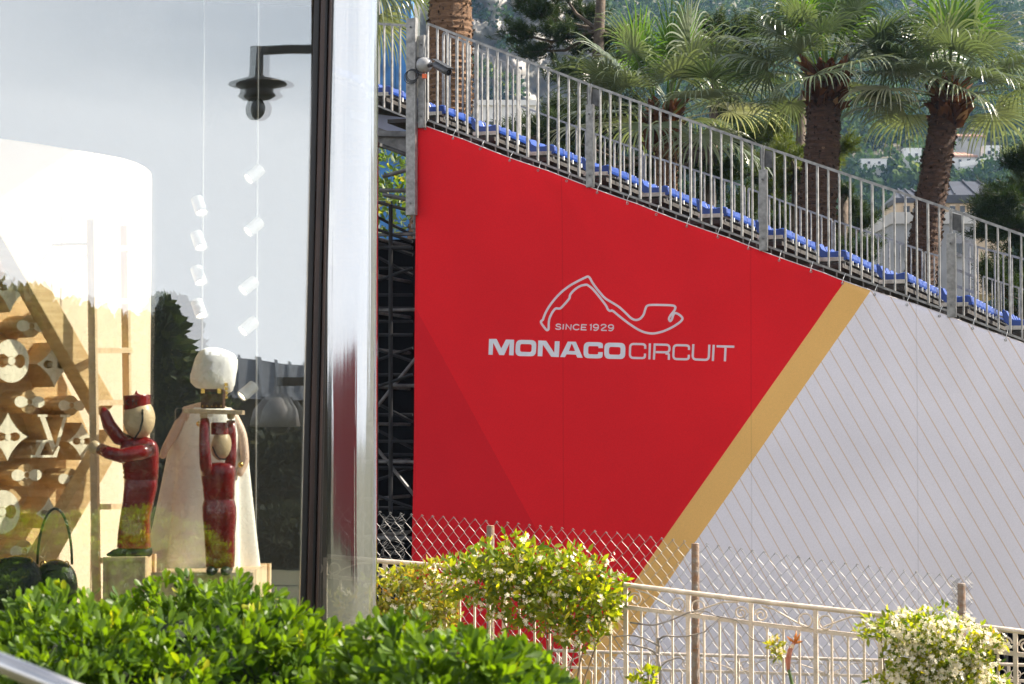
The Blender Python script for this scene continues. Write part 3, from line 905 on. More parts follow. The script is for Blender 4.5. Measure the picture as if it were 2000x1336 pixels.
def channel_post(label, x, ytop, ybot, w, wid, name='railing_post'):
    ua, za = uz(x, ytop, w); ub, zb = uz(x, ybot, w)
    t = thing(name, label, 'post', G(ua, w, zb), 'galvanised posts of the near railing')
    m = MB(); m.bar(G(ua, w, zb), G(ua, w, za), wid, .05); m.build('web', M_GALV, t, bevel=.003)
    m = MB(); m.bar(G(ua + wid * .5 + .006, w - .03, zb), G(ua + wid * .5 + .006, w - .03, za), .012, .09); m.build('flange', M_GALV, t)
    for z in (za - .12, zb + .15):
        m = MB(); c = G(ua, w - .028, z); m.tube([c, c - GR * .018], .012, 6); m.build('bolt', M_GALV_D, t)
    return t
channel_post('tall grey steel post at the banner corner carrying a coil of cable', 804, 36, 420, -.12, .135)
channel_post('steel post just right of the tall post holding the security camera', 824, 70, 250, -.09, .09)
channel_post('second stub post from the left along the near railing', 1152, 205, 366, -.05, .095)
channel_post('third stub post from the left in front of the middle palm trunk', 1490, 332, 490, -.05, .095)
channel_post('rightmost stub post above the white part of the banner', 1857, 456, 620, -.05, .10)
for i, x in enumerate((1156, 1494, 1864)):
    y = T(x) + 3
    ua, za = uz(x - 10, y, .02); ub, zb = uz(x + 14, y + 6, .02); zc = uz(x, y + 32, .02)[1]
    m = MB(); m.prism([(0, za), (ub - ua, zb), (ub - ua, zc - (za - zb)), (0, zc)], G(ua, .02, 0), GE, Vector((0, 0, 1)), -GR, .008)
    tag(m.build('steel_plate', M_GALV_D, None, origin=G(ua, .02, zc)), ['steel splice plate on the top rail left of the first palm crown', 'steel splice plate on the top rail before the middle palm trunk', 'steel splice plate on the top rail right of the rightmost palm trunk'][i], 'plate', 'splice plates of the near railing')

FG = 'railing panels on the far side of the stand'
fsegs = [((1016, 207), (1256, 296), 'far railing panel left of the first palm trunk'), ((1260, 301), (1454, 364), 'far railing panel crossing the first palm trunk'),
         ((1462, 368), (1625, 429), 'far railing panel crossing the middle palm trunk'), ((1630, 431), (1801, 489), 'far railing panel crossing the rightmost palm trunk')]
for a, b, lab in fsegs:
    rail_panel('guard_railing', lab, (a, b), ((a[0], a[1] + 158), (b[0], b[1] + 164)), 6.3, .16, .022, FG, lower=False)
rail_panel('guard_railing', 'tall bright railing panel behind the security camera', ((866, 64), (917, 86)), ((866, 226), (917, 240)), 1.6, .085, .022, FG, lower=False)
rail_panel('guard_railing', 'tall bright railing panel right of the brown palm trunk', ((929, 94), (1014, 135)), ((929, 246), (1014, 284)), 1.8, .085, .022, FG, lower=False)
rail_panel('guard_railing', 'short far railing gate panel at the foot of the rightmost palm', ((1806, 492), (1834, 500)), ((1806, 590), (1834, 596)), 6.4, .08, .02, FG, lower=False)
rail_panel('guard_railing', 'lower far railing at the right edge behind the last seats', ((1893, 478), (2060, 522)), ((1893, 600), (2060, 650)), 3.2, .11, .022, FG, lower=False)
rail_panel('guard_railing', 'farther railing behind the right edge of the stand', ((1920, 540), (2060, 585)), ((1920, 640), (2060, 690)), 7.4, .13, .02, FG, lower=False)

# stair gate with horizontal bars right of the stub post
root = thing('stair_gate', 'white barred stair gate standing right of the last stub post', 'gate', G(*[uz(1868, 590, 1.4)[0], 1.4, uz(1868, 590, 1.4)[1]]))
for (p, q) in (((1860, 460), (1904, 478)), ((1860, 492), (1904, 510)), ((1860, 524), (1904, 541)), ((1860, 556), (1904, 572))):
    a = uz(*p, 1.4); b = uz(*q, 1.4); m = MB(); m.bar(G(a[0], 1.4, a[1]), G(b[0], 1.4, b[1]), .03, .035); m.build('bar', M_GALV, root)
for x, y0, y1 in ((1860, 458, 600), (1904, 476, 600)):
    a = uz(x, y0, 1.4); b = uz(x, y1, 1.4); m = MB(); m.bar(G(a[0], 1.4, a[1]), G(b[0], 1.4, b[1]), .035, .035); m.build('upright', M_GALV, root)

# security camera and cable coil
def cctv():
    w = -.2
    c = lambda x, y, ww=w: G(uz(x, y, ww)[0], ww, uz(x, y, ww)[1])
    t = thing('security_camera', 'black bullet security camera with white base bolted to the railing post', 'camera', c(824, 130, -.14))
    m = MB(); m.bar(c(823, 112, -.15), c(823, 146, -.15), .08, .06); m.build('mount_plate', M_BLACK, t)
    ax = (c(845, 125, -.3) - c(827, 128, -.15)).normalized()
    M = Matrix.Translation(c(829, 127, -.17)) @ ax.to_track_quat('Z', 'Y').to_matrix().to_4x4()
    m = MB(); m.lathe([(.02, -.05), (.10, -.05), (.105, .0), (.09, .05), (.05, .095), (.01, .10)], 20, M); m.build('dome_base', mat('grey_dome', (.33, .33, .33), .3, 0, .15), t, smooth=True)
    m = MB(); m.tube([c(838, 128, -.24), c(846, 126, -.28), c(852, 127, -.30)], [.03, .028, .03], 10); m.build('swivel', M_BLACK, t, smooth=True)
    a = c(849, 125, -.28); b = c(877, 141, -.42)
    m = MB(); m.tube([a, a.lerp(b, .15), a.lerp(b, .8), b], [.035, .055, .055, .05], 14); body = m.build('barrel', mat('dark_grey_shell', (.07, .07, .075), .4, 0, .1), t, smooth=True)
    m = MB(); m.bar(a + Vector((0, 0, .06)), b + Vector((0, 0, .06)) + (b - a) * .12, .11, .01); m.build('sun_shield', M_BLACK, t)
    m = MB(); d = (b - a).normalized(); m.tube([b + d * .002, b + d * .006], .04, 14); m.build('lens', mat('lens_glass', (.01, .01, .012), .05, 0, .05), t)
    m = MB(); m.box(c(829, 149, -.2), (.06, .05, .055)); m.build('tag', M_ORANGE, t)
    m = MB(); m.tube([c(834, 140, -.15), c(833, 160, -.14), c(834, 200, -.13)], .009, 6); m.build('cable', M_BLACK, t)
    co = c(805, 146, -.2)
    k = thing('cable_coil', 'coil of thin black cable hanging on the tall steel post', 'cable', co)
    for i in range(4):
        m = MB(); o = Vector((rng.normal() * .006, 0, -.012 * i))
        m.tube([co + o - GR * (.01 * i) + GE * (.075 + .006 * i) * math.cos(a_) + Vector((0, 0, (.075 + .004 * i) * math.sin(a_))) for a_ in np.linspace(0, 2 * math.pi, 25)[:-1]], .005, 6, closed=True)
        m.build('loop', M_BLACK, k)
cctv()
# ================================================================== palms
M_FROND = leafmat('palm_frond', (.055, .085, .040), (.17, .195, .115), (.40, .39, .27), .32, .27, (1.3, 1.4, .7), .85)
M_FROND_N = leafmat('young_palm_frond', (.05, .10, .015), (.085, .145, .025), None, .42, .42, (1.6, 1.8, .4), .5)
M_TRUNK = mat('palm_trunk', (.105, .052, .030), .95, 0, .35, 7, 1.0, 25, stretch=(1, 1, 7), col2=(.03, .02, .015))
M_TRUNK_O = mat('ochre_palm_trunk', (.22, .12, .06), .95, 0, .3, 7, 1.0, 25, stretch=(1, 1, 7), col2=(.10, .055, .03))
M_SCALE = leafmat('palm_bark_scales', (.03, .02, .014), (.11, .07, .045), (.26, .16, .09), .9, .05, (1, .9, .7), .2)
M_BOOT = leafmat('palm_leaf_bases', (.06, .026, .014), (.17, .075, .035), (.34, .20, .09), .75, .1, (1.2, .9, .5), .25)

def frond_geo(base, az, el, petl, blade, droop, nseg=40, spread=128):
    V = []; F = []
    d = Vector((math.cos(az) * math.cos(el), math.sin(az) * math.cos(el), math.sin(el)))
    # petiole bends under its own weight
    pts = []; p = base.copy(); k = 7
    for i in range(k + 1):
        pts.append(p.copy())
        p = p + d * (petl / k)
        d = (d + Vector((0, 0, -.055 * droop * (1 if el < 1.2 else .3)))).normalized()
    side = d.cross(Vector((0, 0, 1)))
    if side.length < .15: side = Vector((-math.sin(az), math.cos(az), 0))
    side.normalize(); nn = side.cross(d).normalized()
    def quad(a, b, c, e):
        n = len(V); V.extend([a, b, c, e]); F.append((n, n + 1, n + 2, n + 3))
    for i in range(k):
        w0 = .032 * (1 - i / k * .55); w1 = .032 * (1 - (i + 1) / k * .55)
        quad(pts[i] - side * w0, pts[i] + side * w0, pts[i + 1] + side * w1, pts[i + 1] - side * w1)
        quad(pts[i] + nn * w0 * .6, pts[i] - nn * w0 * .6, pts[i + 1] - nn * w1 * .6, pts[i + 1] + nn * w1 * .6)
    tip = pts[-1]
    sp = R(spread)
    tw = random.gauss(0, .25)
    nn2 = (nn + side * tw).normalized(); side2 = (side - nn * tw).normalized()
    for s in range(nseg):
        a = -sp + 2 * sp * (s + .5) / nseg + random.gauss(0, .012)
        L = blade * (1 - .30 * (abs(a) / sp) ** 2) * random.uniform(.9, 1.08)
        dr = d * math.cos(a) + side2 * math.sin(a)
        dr = (dr + nn2 * (.10 + .10 * math.cos(a))).normalized()
        half = 2 * sp / nseg / 2
        fold = .5 if s % 2 else -.5
        prev = None; q = tip.copy(); dd = dr.copy()
        rows = 9
        hang = random.uniform(.35, 1.5)
        for j in range(rows + 1):
            t = j / rows
            if t < .36: w = max(.004, half * L * t) * 1.02
            else: w = half * L * .36 * (1 - (t - .36) / .64) ** .75 * .85 + .003
            per = dd.cross(nn2).normalized() if dd.cross(nn2).length > .05 else side2
            lift = nn2 * (fold * w * .7)
            cur = (q - per * w - lift, q + per * w + lift)
            if prev: quad(prev[0], prev[1], cur[1], cur[0])
            prev = cur
            q = q + dd * (L / rows)
            if t > .3: dd = (dd + Vector((0, 0, -.52 * droop * hang * (t - .16) * 1.3)) + Vector((random.gauss(0, .03), random.gauss(0, .03), 0))).normalized()
            else: dd = (dd + Vector((0, 0, -.03 * droop))).normalized()
    return V, F

def palm(label, path, radii, crown, n, petl, blade, Y, seed, trunk_mat, elmax=86, elmin=-22, group='fan palms behind the grandstand', nyoung=5, az_fix=None, boots=True):
    random.seed(seed)
    pts = [P(x, y, Y) for x, y in path]
    foot = Vector((pts[-1].x, Y, -2.2))
    root = thing('palm_tree', label, 'palm', foot, group)
    allp = pts + [foot]
    rr_ = [r * Y / FPX for r in radii] + [radii[-1] * Y / FPX * 1.15]
    # dense trunk with uneven rings
    P_ = []; R_ = []
    for i in range(len(allp) - 1):
        L = (allp[i + 1] - allp[i]).length; k = max(2, int(L / .05))
        for j in range(k):
            q = j / k
            P_.append(allp[i].lerp(allp[i + 1], q)); R_.append((rr_[i] + (rr_[i + 1] - rr_[i]) * q) * (1 + .045 * ((len(P_) % 2) - .5) + random.gauss(0, .015)))
    # smooth centre line
    for _ in range(30):
        P_ = [P_[0]] + [(P_[i - 1] + P_[i] * 2 + P_[i + 1]) / 4 for i in range(1, len(P_) - 1)] + [P_[-1]]
    m = MB(); m.tube(P_, R_, 22); m.build('trunk', trunk_mat, root)
    # ragged bark scales all the way down
    pos = []; dirs = []
    for i in range(0, len(P_), 1):
        if P_[i].z < -1.5: break
        for j in range(13):
            a = 2 * math.pi * (j + random.random()) / 13
            o = Vector((math.cos(a), math.sin(a), 0))
            pos.append((P_[i] + o * R_[i] * .97)[:]); dirs.append((o * random.uniform(.25, .8) + Vector((random.gauss(0, .3), random.gauss(0, .3), random.choice((-1, 1, 1)) * .7)))[:])
    pos = np.array(pos); dirs = np.array(dirs); nrm = pos - np.array([P_[0][:]])
    V, F, Tn = scatter(*LEAF_Q, pos, dirs, np.stack([rng.uniform(.03, .07, len(pos)), rng.uniform(.04, .085, len(pos)), np.full(len(pos), .05)], 1))
    o = fast_mesh('bark_scales', V, F, M_SCALE, root, uvv=np.clip(Tn ** 2 + (.25 if trunk_mat is M_TRUNK_O else 0), 0, 1)); tag(o, kind='stuff')
    cp = P(*crown, Y)
    if boots:
        pos = []; dirs = []; top = P_[0]
        for i in range(150):
            a = random.random() * 2 * math.pi; h = random.random() ** .8
            o = Vector((math.cos(a), math.sin(a), 0))
            base = cp + Vector((0, 0, -.78 * h + .1)); rad = R_[0] * (1.05 - .2 * h)
            pos.append((base + o * rad * .75)[:]); dirs.append((o * random.uniform(.55, .95) + Vector((0, 0, random.uniform(.35, 1.0))))[:])
        pos = np.array(pos); dirs = np.array(dirs)
        V, F, Tn = scatter(*LEAF_LAN, pos, dirs, np.stack([rng.uniform(.25, .42, 150), rng.uniform(.2, .38, 150), np.full(150, .25)], 1))
        tag(fast_mesh('leaf_bases', V, F, M_BOOT, root, uvv=Tn), kind='stuff')
    for i in range(n):
        young = i < nyoung
        az = (i * 2.39996 + random.gauss(0, .2)) if az_fix is None else az_fix + random.gauss(0, .7)
        q = i / max(1, n - 1)
        el = R(elmax - (elmax - elmin) * q ** .85 + random.gauss(0, 5))
        bp = cp + Vector((math.cos(az) * .12, math.sin(az) * .12, .05 - .28 * q))
        V, F = frond_geo(bp, az, el, petl * random.uniform(.85, 1.15) * (.9 if young else 1), blade * random.uniform(.88, 1.1), .45 if young else random.uniform(.8, 1.25))
        t = random.random() * .8 + (.2 if q > .8 else 0)
        fast_mesh('frond', np.array([v[:] for v in V]), np.array(F), M_FROND_N if young else M_FROND, root, uvv=np.clip(t + rng.normal(size=len(V)) * .03, 0, 1))
    return root

palm('thick ochre palm trunk rising behind the security camera', [(880, -160), (880, 0), (879, 200), (848, 420), (826, 600), (812, 800), (797, 1000), (788, 1200)], [40, 42, 44, 46, 48, 50, 52, 54], (880, -210), 22, 1.1, 1.1, 37.5, 3, M_TRUNK_O, elmin=0)
palm('leftmost palm whose drooping fronds hang in behind the shop corner', [(690, -90), (692, 400), (700, 1000)], [36, 38, 42], (692, -95), 26, 1.2, 1.2, 41, 4, M_TRUNK, elmin=-30)
palm('fan palm with the narrow reddish trunk and widest crown left of centre', [(1296, 215), (1300, 300), (1302, 420), (1300, 700)], [22, 22, 23, 26], (1296, 222), 32, 1.1, 1.1, 38, 5, M_TRUNK_O, elmin=0)
palm('middle fan palm with thick dark straight trunk', [(1612, 150), (1608, 260), (1598, 380), (1588, 520), (1580, 700)], [31, 33, 37, 41, 44], (1612, 140), 30, .95, 1.0, 36, 6, M_TRUNK, elmin=6)
palm('rightmost fan palm with dark leaning trunk', [(1852, 178), (1838, 270), (1818, 390), (1800, 520), (1786, 700)], [25, 28, 29, 31, 33], (1853, 172), 31, .95, 1.0, 36, 9, M_TRUNK, elmin=4)

# ================================================================== pines
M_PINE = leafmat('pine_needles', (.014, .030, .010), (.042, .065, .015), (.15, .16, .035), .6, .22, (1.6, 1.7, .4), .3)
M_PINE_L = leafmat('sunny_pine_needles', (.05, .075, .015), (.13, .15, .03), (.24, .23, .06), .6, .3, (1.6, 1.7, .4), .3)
M_BRANCH = mat('pine_bark', (.10, .075, .055), .95, 0, .3, 8, .8, 20)

def pine(label, trunk_px, blobs, Y, seed, m_leaf, tuft=.16, needles=26, ntw=1.7, group='pines behind the grandstand'):
    """blobs: (px, py, rx_px, ry_px, n_tufts) boughs of needles"""
    rs = np.random.default_rng(seed); random.seed(seed)
    tp = [P(x, y, Y) for x, y in trunk_px]
    foot = Vector((tp[-1].x, Y, -2.2))
    root = thing('pine_tree', label, 'pine', foot, group)
    m = MB(); pts = tp + [foot]; m.tube(pts, [.07 + .14 * i / (len(pts) - 1) for i in range(len(pts))], 10); m.build('trunk', M_BRANCH, root, smooth=True)
    br = MB(); pos = []; dirs = []; ton = []
    s = Y / FPX
    for (px, py, rx, ry, n) in blobs:
        c = P(px, py, Y + rs.normal() * .5)
        q = min(tp, key=lambda t: (t - (c + Vector((0, 0, -.4)))).length)
        mid = q.lerp(c, .55) + Vector((0, 0, -.12 * (q - c).length))
        br.tube([q, mid, c], [.05, .035, .015], 6)
        n = int(n * ntw)
        axis = (c - q); axis.z *= .4
        axis = axis.normalized() if axis.length > .01 else Vector((1, 0, 0))
        kt = max(3, n // 9)
        for i in range(kt):
            e = unit(rs.normal(size=3)[None])[0] * rs.random() ** .4
            end = c + Vector((e[0] * rx * s, e[1] * rx * s * .9, e[2] * ry * s))
            st = c.lerp(q, .25) + Vector(rs.normal(size=3) * .04)
            bend = st.lerp(end, .5) + Vector((0, 0, -.05))
            br.tube([st, bend, end], [.012, .009, .005], 4)
            for j in range(9):
                tt = .35 + .65 * j / 8
                p = st.lerp(bend, min(1, tt * 2)) if tt < .5 else bend.lerp(end, tt * 2 - 1)
                p = p + Vector(rs.normal(size=3) * .05)
                dd = (end - st).normalized() * .7 + Vector((0, 0, .55)) + Vector(rs.normal(size=3) * .25)
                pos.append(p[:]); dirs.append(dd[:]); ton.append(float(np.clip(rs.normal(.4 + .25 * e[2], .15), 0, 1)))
    br.build('branches', M_BRANCH, root)
    pos = np.array(pos); dirs = unit(np.array(dirs)); N = len(pos)
    pp = np.repeat(pos, needles, 0); off = rs.random((N * needles, 1))
    dd = np.repeat(dirs, needles, 0)
    rad = unit(rs.normal(size=(N * needles, 3)))
    pp = pp + dd * (off - .4) * tuft * 1.3
    nd = dd * .65 + rad * .85
    V, F, Tn = scatter(*NEEDLE, pp, nd, np.stack([np.full(N * needles, .014 * Y / 40), rs.uniform(.6, 1.1, N * needles) * tuft, np.ones(N * needles)], 1), tone=np.repeat(np.array(ton), needles))
    tag(fast_mesh('crown', V, F, m_leaf, root, uvv=Tn), kind='stuff')

pine('dark pine reaching in above the railing left of the first palm', [(1180, -120), (1170, 60), (1160, 250)],
     [(1000, 62, 45, 20, 60), (1040, 20, 60, 26, 90), (1085, 60, 60, 26, 90), (1050, 100, 50, 18, 60), (1100, 130, 55, 22, 70), (1130, 20, 60, 30, 90), (1150, 90, 60, 30, 80), (1090, -25, 60, 30, 60),
      (1180, 150, 60, 30, 70), (1210, 60, 60, 40, 80), (1010, -20, 40, 20, 40)], 46, 21, M_PINE)
pine('needle tree filling the gap behind the far railing and first palm', [(1400, 120), (1390, 300), (1380, 520)],
     [(1090, 250, 50, 40, 70), (1150, 290, 60, 45, 80), (1210, 250, 60, 45, 80), (1230, 340, 60, 50, 80), (1130, 350, 50, 35, 60), (1360, 300, 60, 50, 80), (1420, 340, 70, 50, 90), (1360, 390, 60, 50, 80),
      (1460, 260, 60, 40, 70), (1430, 200, 60, 40, 60), (1450, 410, 60, 50, 80), (1510, 340, 50, 45, 70), (1300, 400, 60, 40, 70), (1520, 440, 50, 40, 60), (1440, 130, 60, 50, 70), (1200, 190, 50, 30, 50), (1260, 120, 70, 50, 70), (1380, 60, 70, 50, 70), (1480, 60, 60, 50, 60), (1060, 300, 50, 40, 60), (1180, 230, 60, 40, 70), (1270, 260, 50, 50, 70), (1100, 210, 50, 25, 50), (940, 262, 40, 26, 50), (1000, 262, 45, 26, 50), (1050, 245, 40, 22, 45)], 44, 22, M_PINE, tuft=.18, ntw=2.6)
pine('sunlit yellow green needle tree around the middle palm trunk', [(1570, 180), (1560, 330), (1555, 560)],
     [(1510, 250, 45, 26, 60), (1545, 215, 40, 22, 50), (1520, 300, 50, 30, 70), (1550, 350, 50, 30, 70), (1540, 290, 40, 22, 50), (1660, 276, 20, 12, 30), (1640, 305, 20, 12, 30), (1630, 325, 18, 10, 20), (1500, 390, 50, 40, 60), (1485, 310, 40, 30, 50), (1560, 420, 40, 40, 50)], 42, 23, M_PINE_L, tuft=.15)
pine('small dark fir between the middle and rightmost palm trunks', [(1650, 380), (1645, 470), (1640, 560)],
     [(1665, 400, 35, 20, 50), (1640, 440, 50, 25, 60), (1690, 430, 40, 20, 50), (1660, 480, 60, 28, 70), (1700, 485, 45, 22, 50), (1640, 520, 60, 30, 60), (1700, 530, 50, 26, 50), (1655, 370, 20, 16, 30)], 42, 24, M_PINE, tuft=.15)
pine('big dark out of focus pine at the right edge', [(2090, 200), (2090, 400), (2090, 700)],
     [(1985, 300, 40, 30, 80), (2010, 350, 60, 40, 110), (1950, 380, 50, 40, 110), (1915, 405, 35, 25, 70), (1960, 440, 60, 40, 110), (2010, 460, 60, 50, 110), (1920, 450, 40, 25, 70), (1975, 510, 60, 40, 100), (1940, 540, 50, 40, 80), (2020, 560, 60, 50, 90), (1990, 600, 60, 40, 80), (2040, 280, 50, 40, 80)], 39, 25, M_PINE, tuft=.17)
# shrubs under the stand's far side, glimpsed through the scaffolding
def leafy(name, label, blobs, Y, n, size, leafm, leaf=LEAF_LAN, group=None, cat='shrub', seed=1, thick=.5, ground_z=-2.2, stem=True, stemcol=None, flowers=None, spread=.35):
    rs = np.random.default_rng(seed)
    s = Y / FPX
    cx = sum(b[0] for b in blobs) / len(blobs)
    foot = P(cx, 1100, Y); foot.z = ground_z
    root = thing(name, label, cat, foot, group)
    main = len(blobs)
    if flowers and len(blobs) > 4:
        # loose sprigs break the outline
        extra = []
        for _ in range(26):
            bx, by, brx, bry = blobs[rs.integers(0, len(blobs))]; a_ = rs.random() * 6.28
            extra.append((bx + brx * 1.08 * math.cos(a_), by - bry * 1.08 * math.sin(a_), rs.uniform(8, 17), rs.uniform(7, 13)))
        blobs = list(blobs) + extra
    tot = sum(b[2] * b[3] for b in blobs)
    pos = []; dirs = []; fp = []; fd = []
    st = MB()
    for bi, (px, py, rx, ry) in enumerate(blobs):
        k = int(n * rx * ry / tot)
        c = P(px, py, Y)
        e = unit(rs.normal(size=(k, 3))); rad = rs.random((k, 1)) ** spread
        lump = 1 + .30 * np.sin(e[:, :1] * 7 + px) * np.cos(e[:, 2:3] * 6 + py) + (rs.random((k, 1)) > .93) * rs.random((k, 1)) * .35
        p = np.array(c[:]) + e * rad * lump * np.array([rx * s, thick, ry * s])
        pos.append(p); dirs.append(e * .6 + rs.normal(size=(k, 3)) * .6 + np.array([0, 0, .25]))
        if stem and bi < main and bi % 2 == 0:
            b0 = Vector((foot.x + rs.normal() * .25, Y, ground_z)); md = b0.lerp(c, .6) + Vector((rs.normal() * .08, rs.normal() * .05, -.1))
            st.tube([b0, b0.lerp(md, .5) + Vector((rs.normal() * .05, 0, 0)), md, c], [.010, .009, .007, .004], 6)
        if flowers:
            k2 = int(flowers * rx * ry / tot)
            e = unit(rs.normal(size=(k2, 3))); e[:, 1] = -np.abs(e[:, 1]) * .8 + rs.normal(size=k2) * .2
            e = unit(e)
            fp.append(np.array(c[:]) + e * np.array([rx * s, thick, ry * s]) * rs.uniform(.85, 1.12, (k2, 1))); fd.append(e + rs.normal(size=(k2, 3)) * .45)
    pos = np.concatenate(pos); dirs = np.concatenate(dirs)
    V, F, Tn = scatter(*leaf, pos, dirs, rs.uniform(.7, 1.15, len(pos)) * size)
    tag(fast_mesh('foliage', V, F, leafm, root, uvv=Tn), kind='stuff')
    if stem: st.build('stems', mat('vine_stem', (.22, .15, .09), .9, 0, .25, 10, .4, 40), root)
    if flowers:
        # clusters of five petalled pinwheel flowers
        fp = np.concatenate(fp); fd = unit(np.concatenate(fd))
        cp = np.repeat(fp, 5, 0) + rs.normal(size=(len(fp) * 5, 3)) * .022
        cd = np.repeat(fd, 5, 0) + rs.normal(size=(len(fp) * 5, 3)) * .5
        pv = []; pf = []
        for k in range(5):
            a = 2 * math.pi * k / 5
            R2 = np.array([[math.cos(a), 0, math.sin(a)], [0, 1, 0], [-math.sin(a), 0, math.cos(a)]])
            b = len(pv)
            for q in ((-.12, .0, .1), (.12, .0, .1), (.34, .12, .75), (.0, .12, 1.0), (-.22, .1, .7)):
                pv.append(R2 @ np.array(q))
            pf.append((b, b + 1, b + 2, b + 3, b + 4))
        V, F, Tn = scatter(np.array(pv), np.array(pf), cp, cd, rs.uniform(.8, 1.2, len(cp)) * .020)
        tag(fast_mesh('flowers', V, F, leafmat('jasmine_petals', (.80, .72, .55), (.86, .82, .70), None, .6, .35, (1.05, 1.0, .8), .3), root, uvv=Tn), kind='stuff')
    return root

M_BUSH = leafmat('bush_leaves', (.04, .075, .015), (.11, .15, .03), (.3, .24, .05), .5, .4)
leafy('garden_shrub', 'yellow green shrub glimpsed through the scaffolding at left', [(770, 400, 60, 60), (755, 325, 60, 50)], 44, 420, .22, M_BUSH, seed=31, thick=1.2)

# ================================================================== cream wrought iron fence
FA = P(720, 1094, 18.5); FB = P(2000, 1234, 16.6)
fdir = Vector((FB.x - FA.x, FB.y - FA.y, 0)).normalized(); FN = Vector((fdir.y, -fdir.x, 0))
FU = Vector((0, 0, 1))
def F1(x, y, off=0.0): return hit(x, y, FA + FN * off, FN)
fx = [640, 722, 910, 1204, 1475, 1749, 2000, 2080]
ft = [1087, 1094, 1109, 1140, 1174, 1204, 1234, 1244]
fs_ = [1126, 1133, 1155, 1183, 1218, 1250, 1279, 1289]
def rtop(x): return float(np.interp(x, fx, ft))
def rsec(x): return float(np.interp(x, fx, fs_))

def spiral(c, r, X, Z, turns, start, dirn=1, r1=.25, n=26):
    out = []
    for i in range(n + 1):
        t = i / n; a = start + dirn * turns * 2 * math.pi * t
        rad = r * (1 - (1 - r1) * t ** 1.3)
        out.append(c + X * math.cos(a) * rad + Z * math.sin(a) * rad)
    return out

def iron_fence(label, Fx, top, sec, mains, x0, x1, bot_y, s, nb, dirv, cat='fence', seed=3):
    random.seed(seed)
    root = thing('iron_fence', label, 'fence', Vector((Fx(mains[len(mains) // 2], bot_y).x, Fx(mains[len(mains) // 2], bot_y).y, Fx(x0, bot_y).z - .1)))
    xs = np.linspace(x0, x1, 14)
    m = MB(); m.tube([Fx(x, top(x)) for x in xs], .021 * s, 10); m.build('handrail', M_CREAM, root, smooth=True)
    m = MB()
    for a, b in zip(xs[:-1], xs[1:]): m.bar(Fx(a, sec(a)), Fx(b, sec(b)), .02 * s, .034 * s)
    m.build('second_rail', M_CREAM, root)
    m = MB()
    for a, b in zip(xs[:-1], xs[1:]): m.bar(Fx(a, bot_y), Fx(b, bot_y), .02 * s, .034 * s)
    m.build('bottom_rail', M_CREAM, root)
    for k, x in enumerate(mains):
        pt = Fx(x, top(x) + 2); pb = Fx(x, bot_y); pb = Vector((pt.x, pt.y, pb.z - .08))
        m = MB(); m.bar(pb, pt, .034 * s, .026 * s, up=FN); m.build('post', M_CREAM, root)
        g = (sec(x) - top(x)); r = (Fx(x, top(x)) - Fx(x, sec(x))).length * .30
        for sd in (-1, 1):
            xc = x + sd * g * .44; c = Fx(xc, top(xc) + g * .60, .012)
            if k % 2: pts = spiral(c, r, dirv * sd, FU, 1.6, math.pi, -1, .22)
            else: pts = spiral(c, r, dirv * sd, FU, 1.0, math.pi, -1, .98)
            m = MB(); m.tube(pts, .0075 * s, 6); m.build('scroll', M_CREAM, root)
        if k + 1 < len(mains):
            x2 = mains[k + 1]; d = x2 - x
            # leaning bar or shallow arch between the scrolls
            if k % 2:
                pts = [Fx(x + d * .16, top(x) + 10 * s, .01), Fx(x + d * .35, top(x) + g * .38, .01), Fx(x + d * .72, sec(x2) - g * .35, .01), Fx(x + d * .97, sec(x2) - g * .05, .01)]
            else:
                pts = [Fx(x + d * .12, sec(x) - g * .16, .01), Fx(x + d * .3, top(x + d * .3) + g * .55, .01), Fx(x + d * .55, top(x + d * .55) + g * .22, .01), Fx(x + d * .8, top(x + d * .8) + g * .14, .01)]
            m = MB(); m.tube(pts, .007 * s, 6); m.build('scroll', M_CREAM, root)
            for i in range(1, nb):
                xb = x + d * i / nb; pt = Fx(xb, sec(xb) + 3); pb = Fx(xb, bot_y)
                m = MB(); m.bar(Vector((pt.x, pt.y, pb.z)), pt, .017 * s, .017 * s, up=FN); m.build('baluster', M_CREAM, root)
    return root
iron_fence('cream wrought iron fence with scrolls in front of the banner, nearer and higher one', F1, rtop, rsec, [636, 752, 869, 985, 1103, 1222, 1344, 1467, 1593, 1719, 1847, 1983], 640, 2080, 1420, 1.0, 4, fdir)
F2A = P(1080, 1270, 23.6); F2B = P(2060, 1304, 22.0)
f2d = Vector((F2B.x - F2A.x, F2B.y - F2A.y, 0)).normalized(); F2N = Vector((f2d.y, -f2d.x, 0))
def F2(x, y, off=0.0): return hit(x, y, F2A + F2N * off, F2N)
iron_fence('lower cream iron fence farther back seen between the bars of the nearer one', F2, lambda x: 1271 + (x - 1100) * .031, lambda x: 1303 + (x - 1100) * .030, list(range(1090, 2080, 88)), 1080, 2060, 1420, .85, 4, f2d)

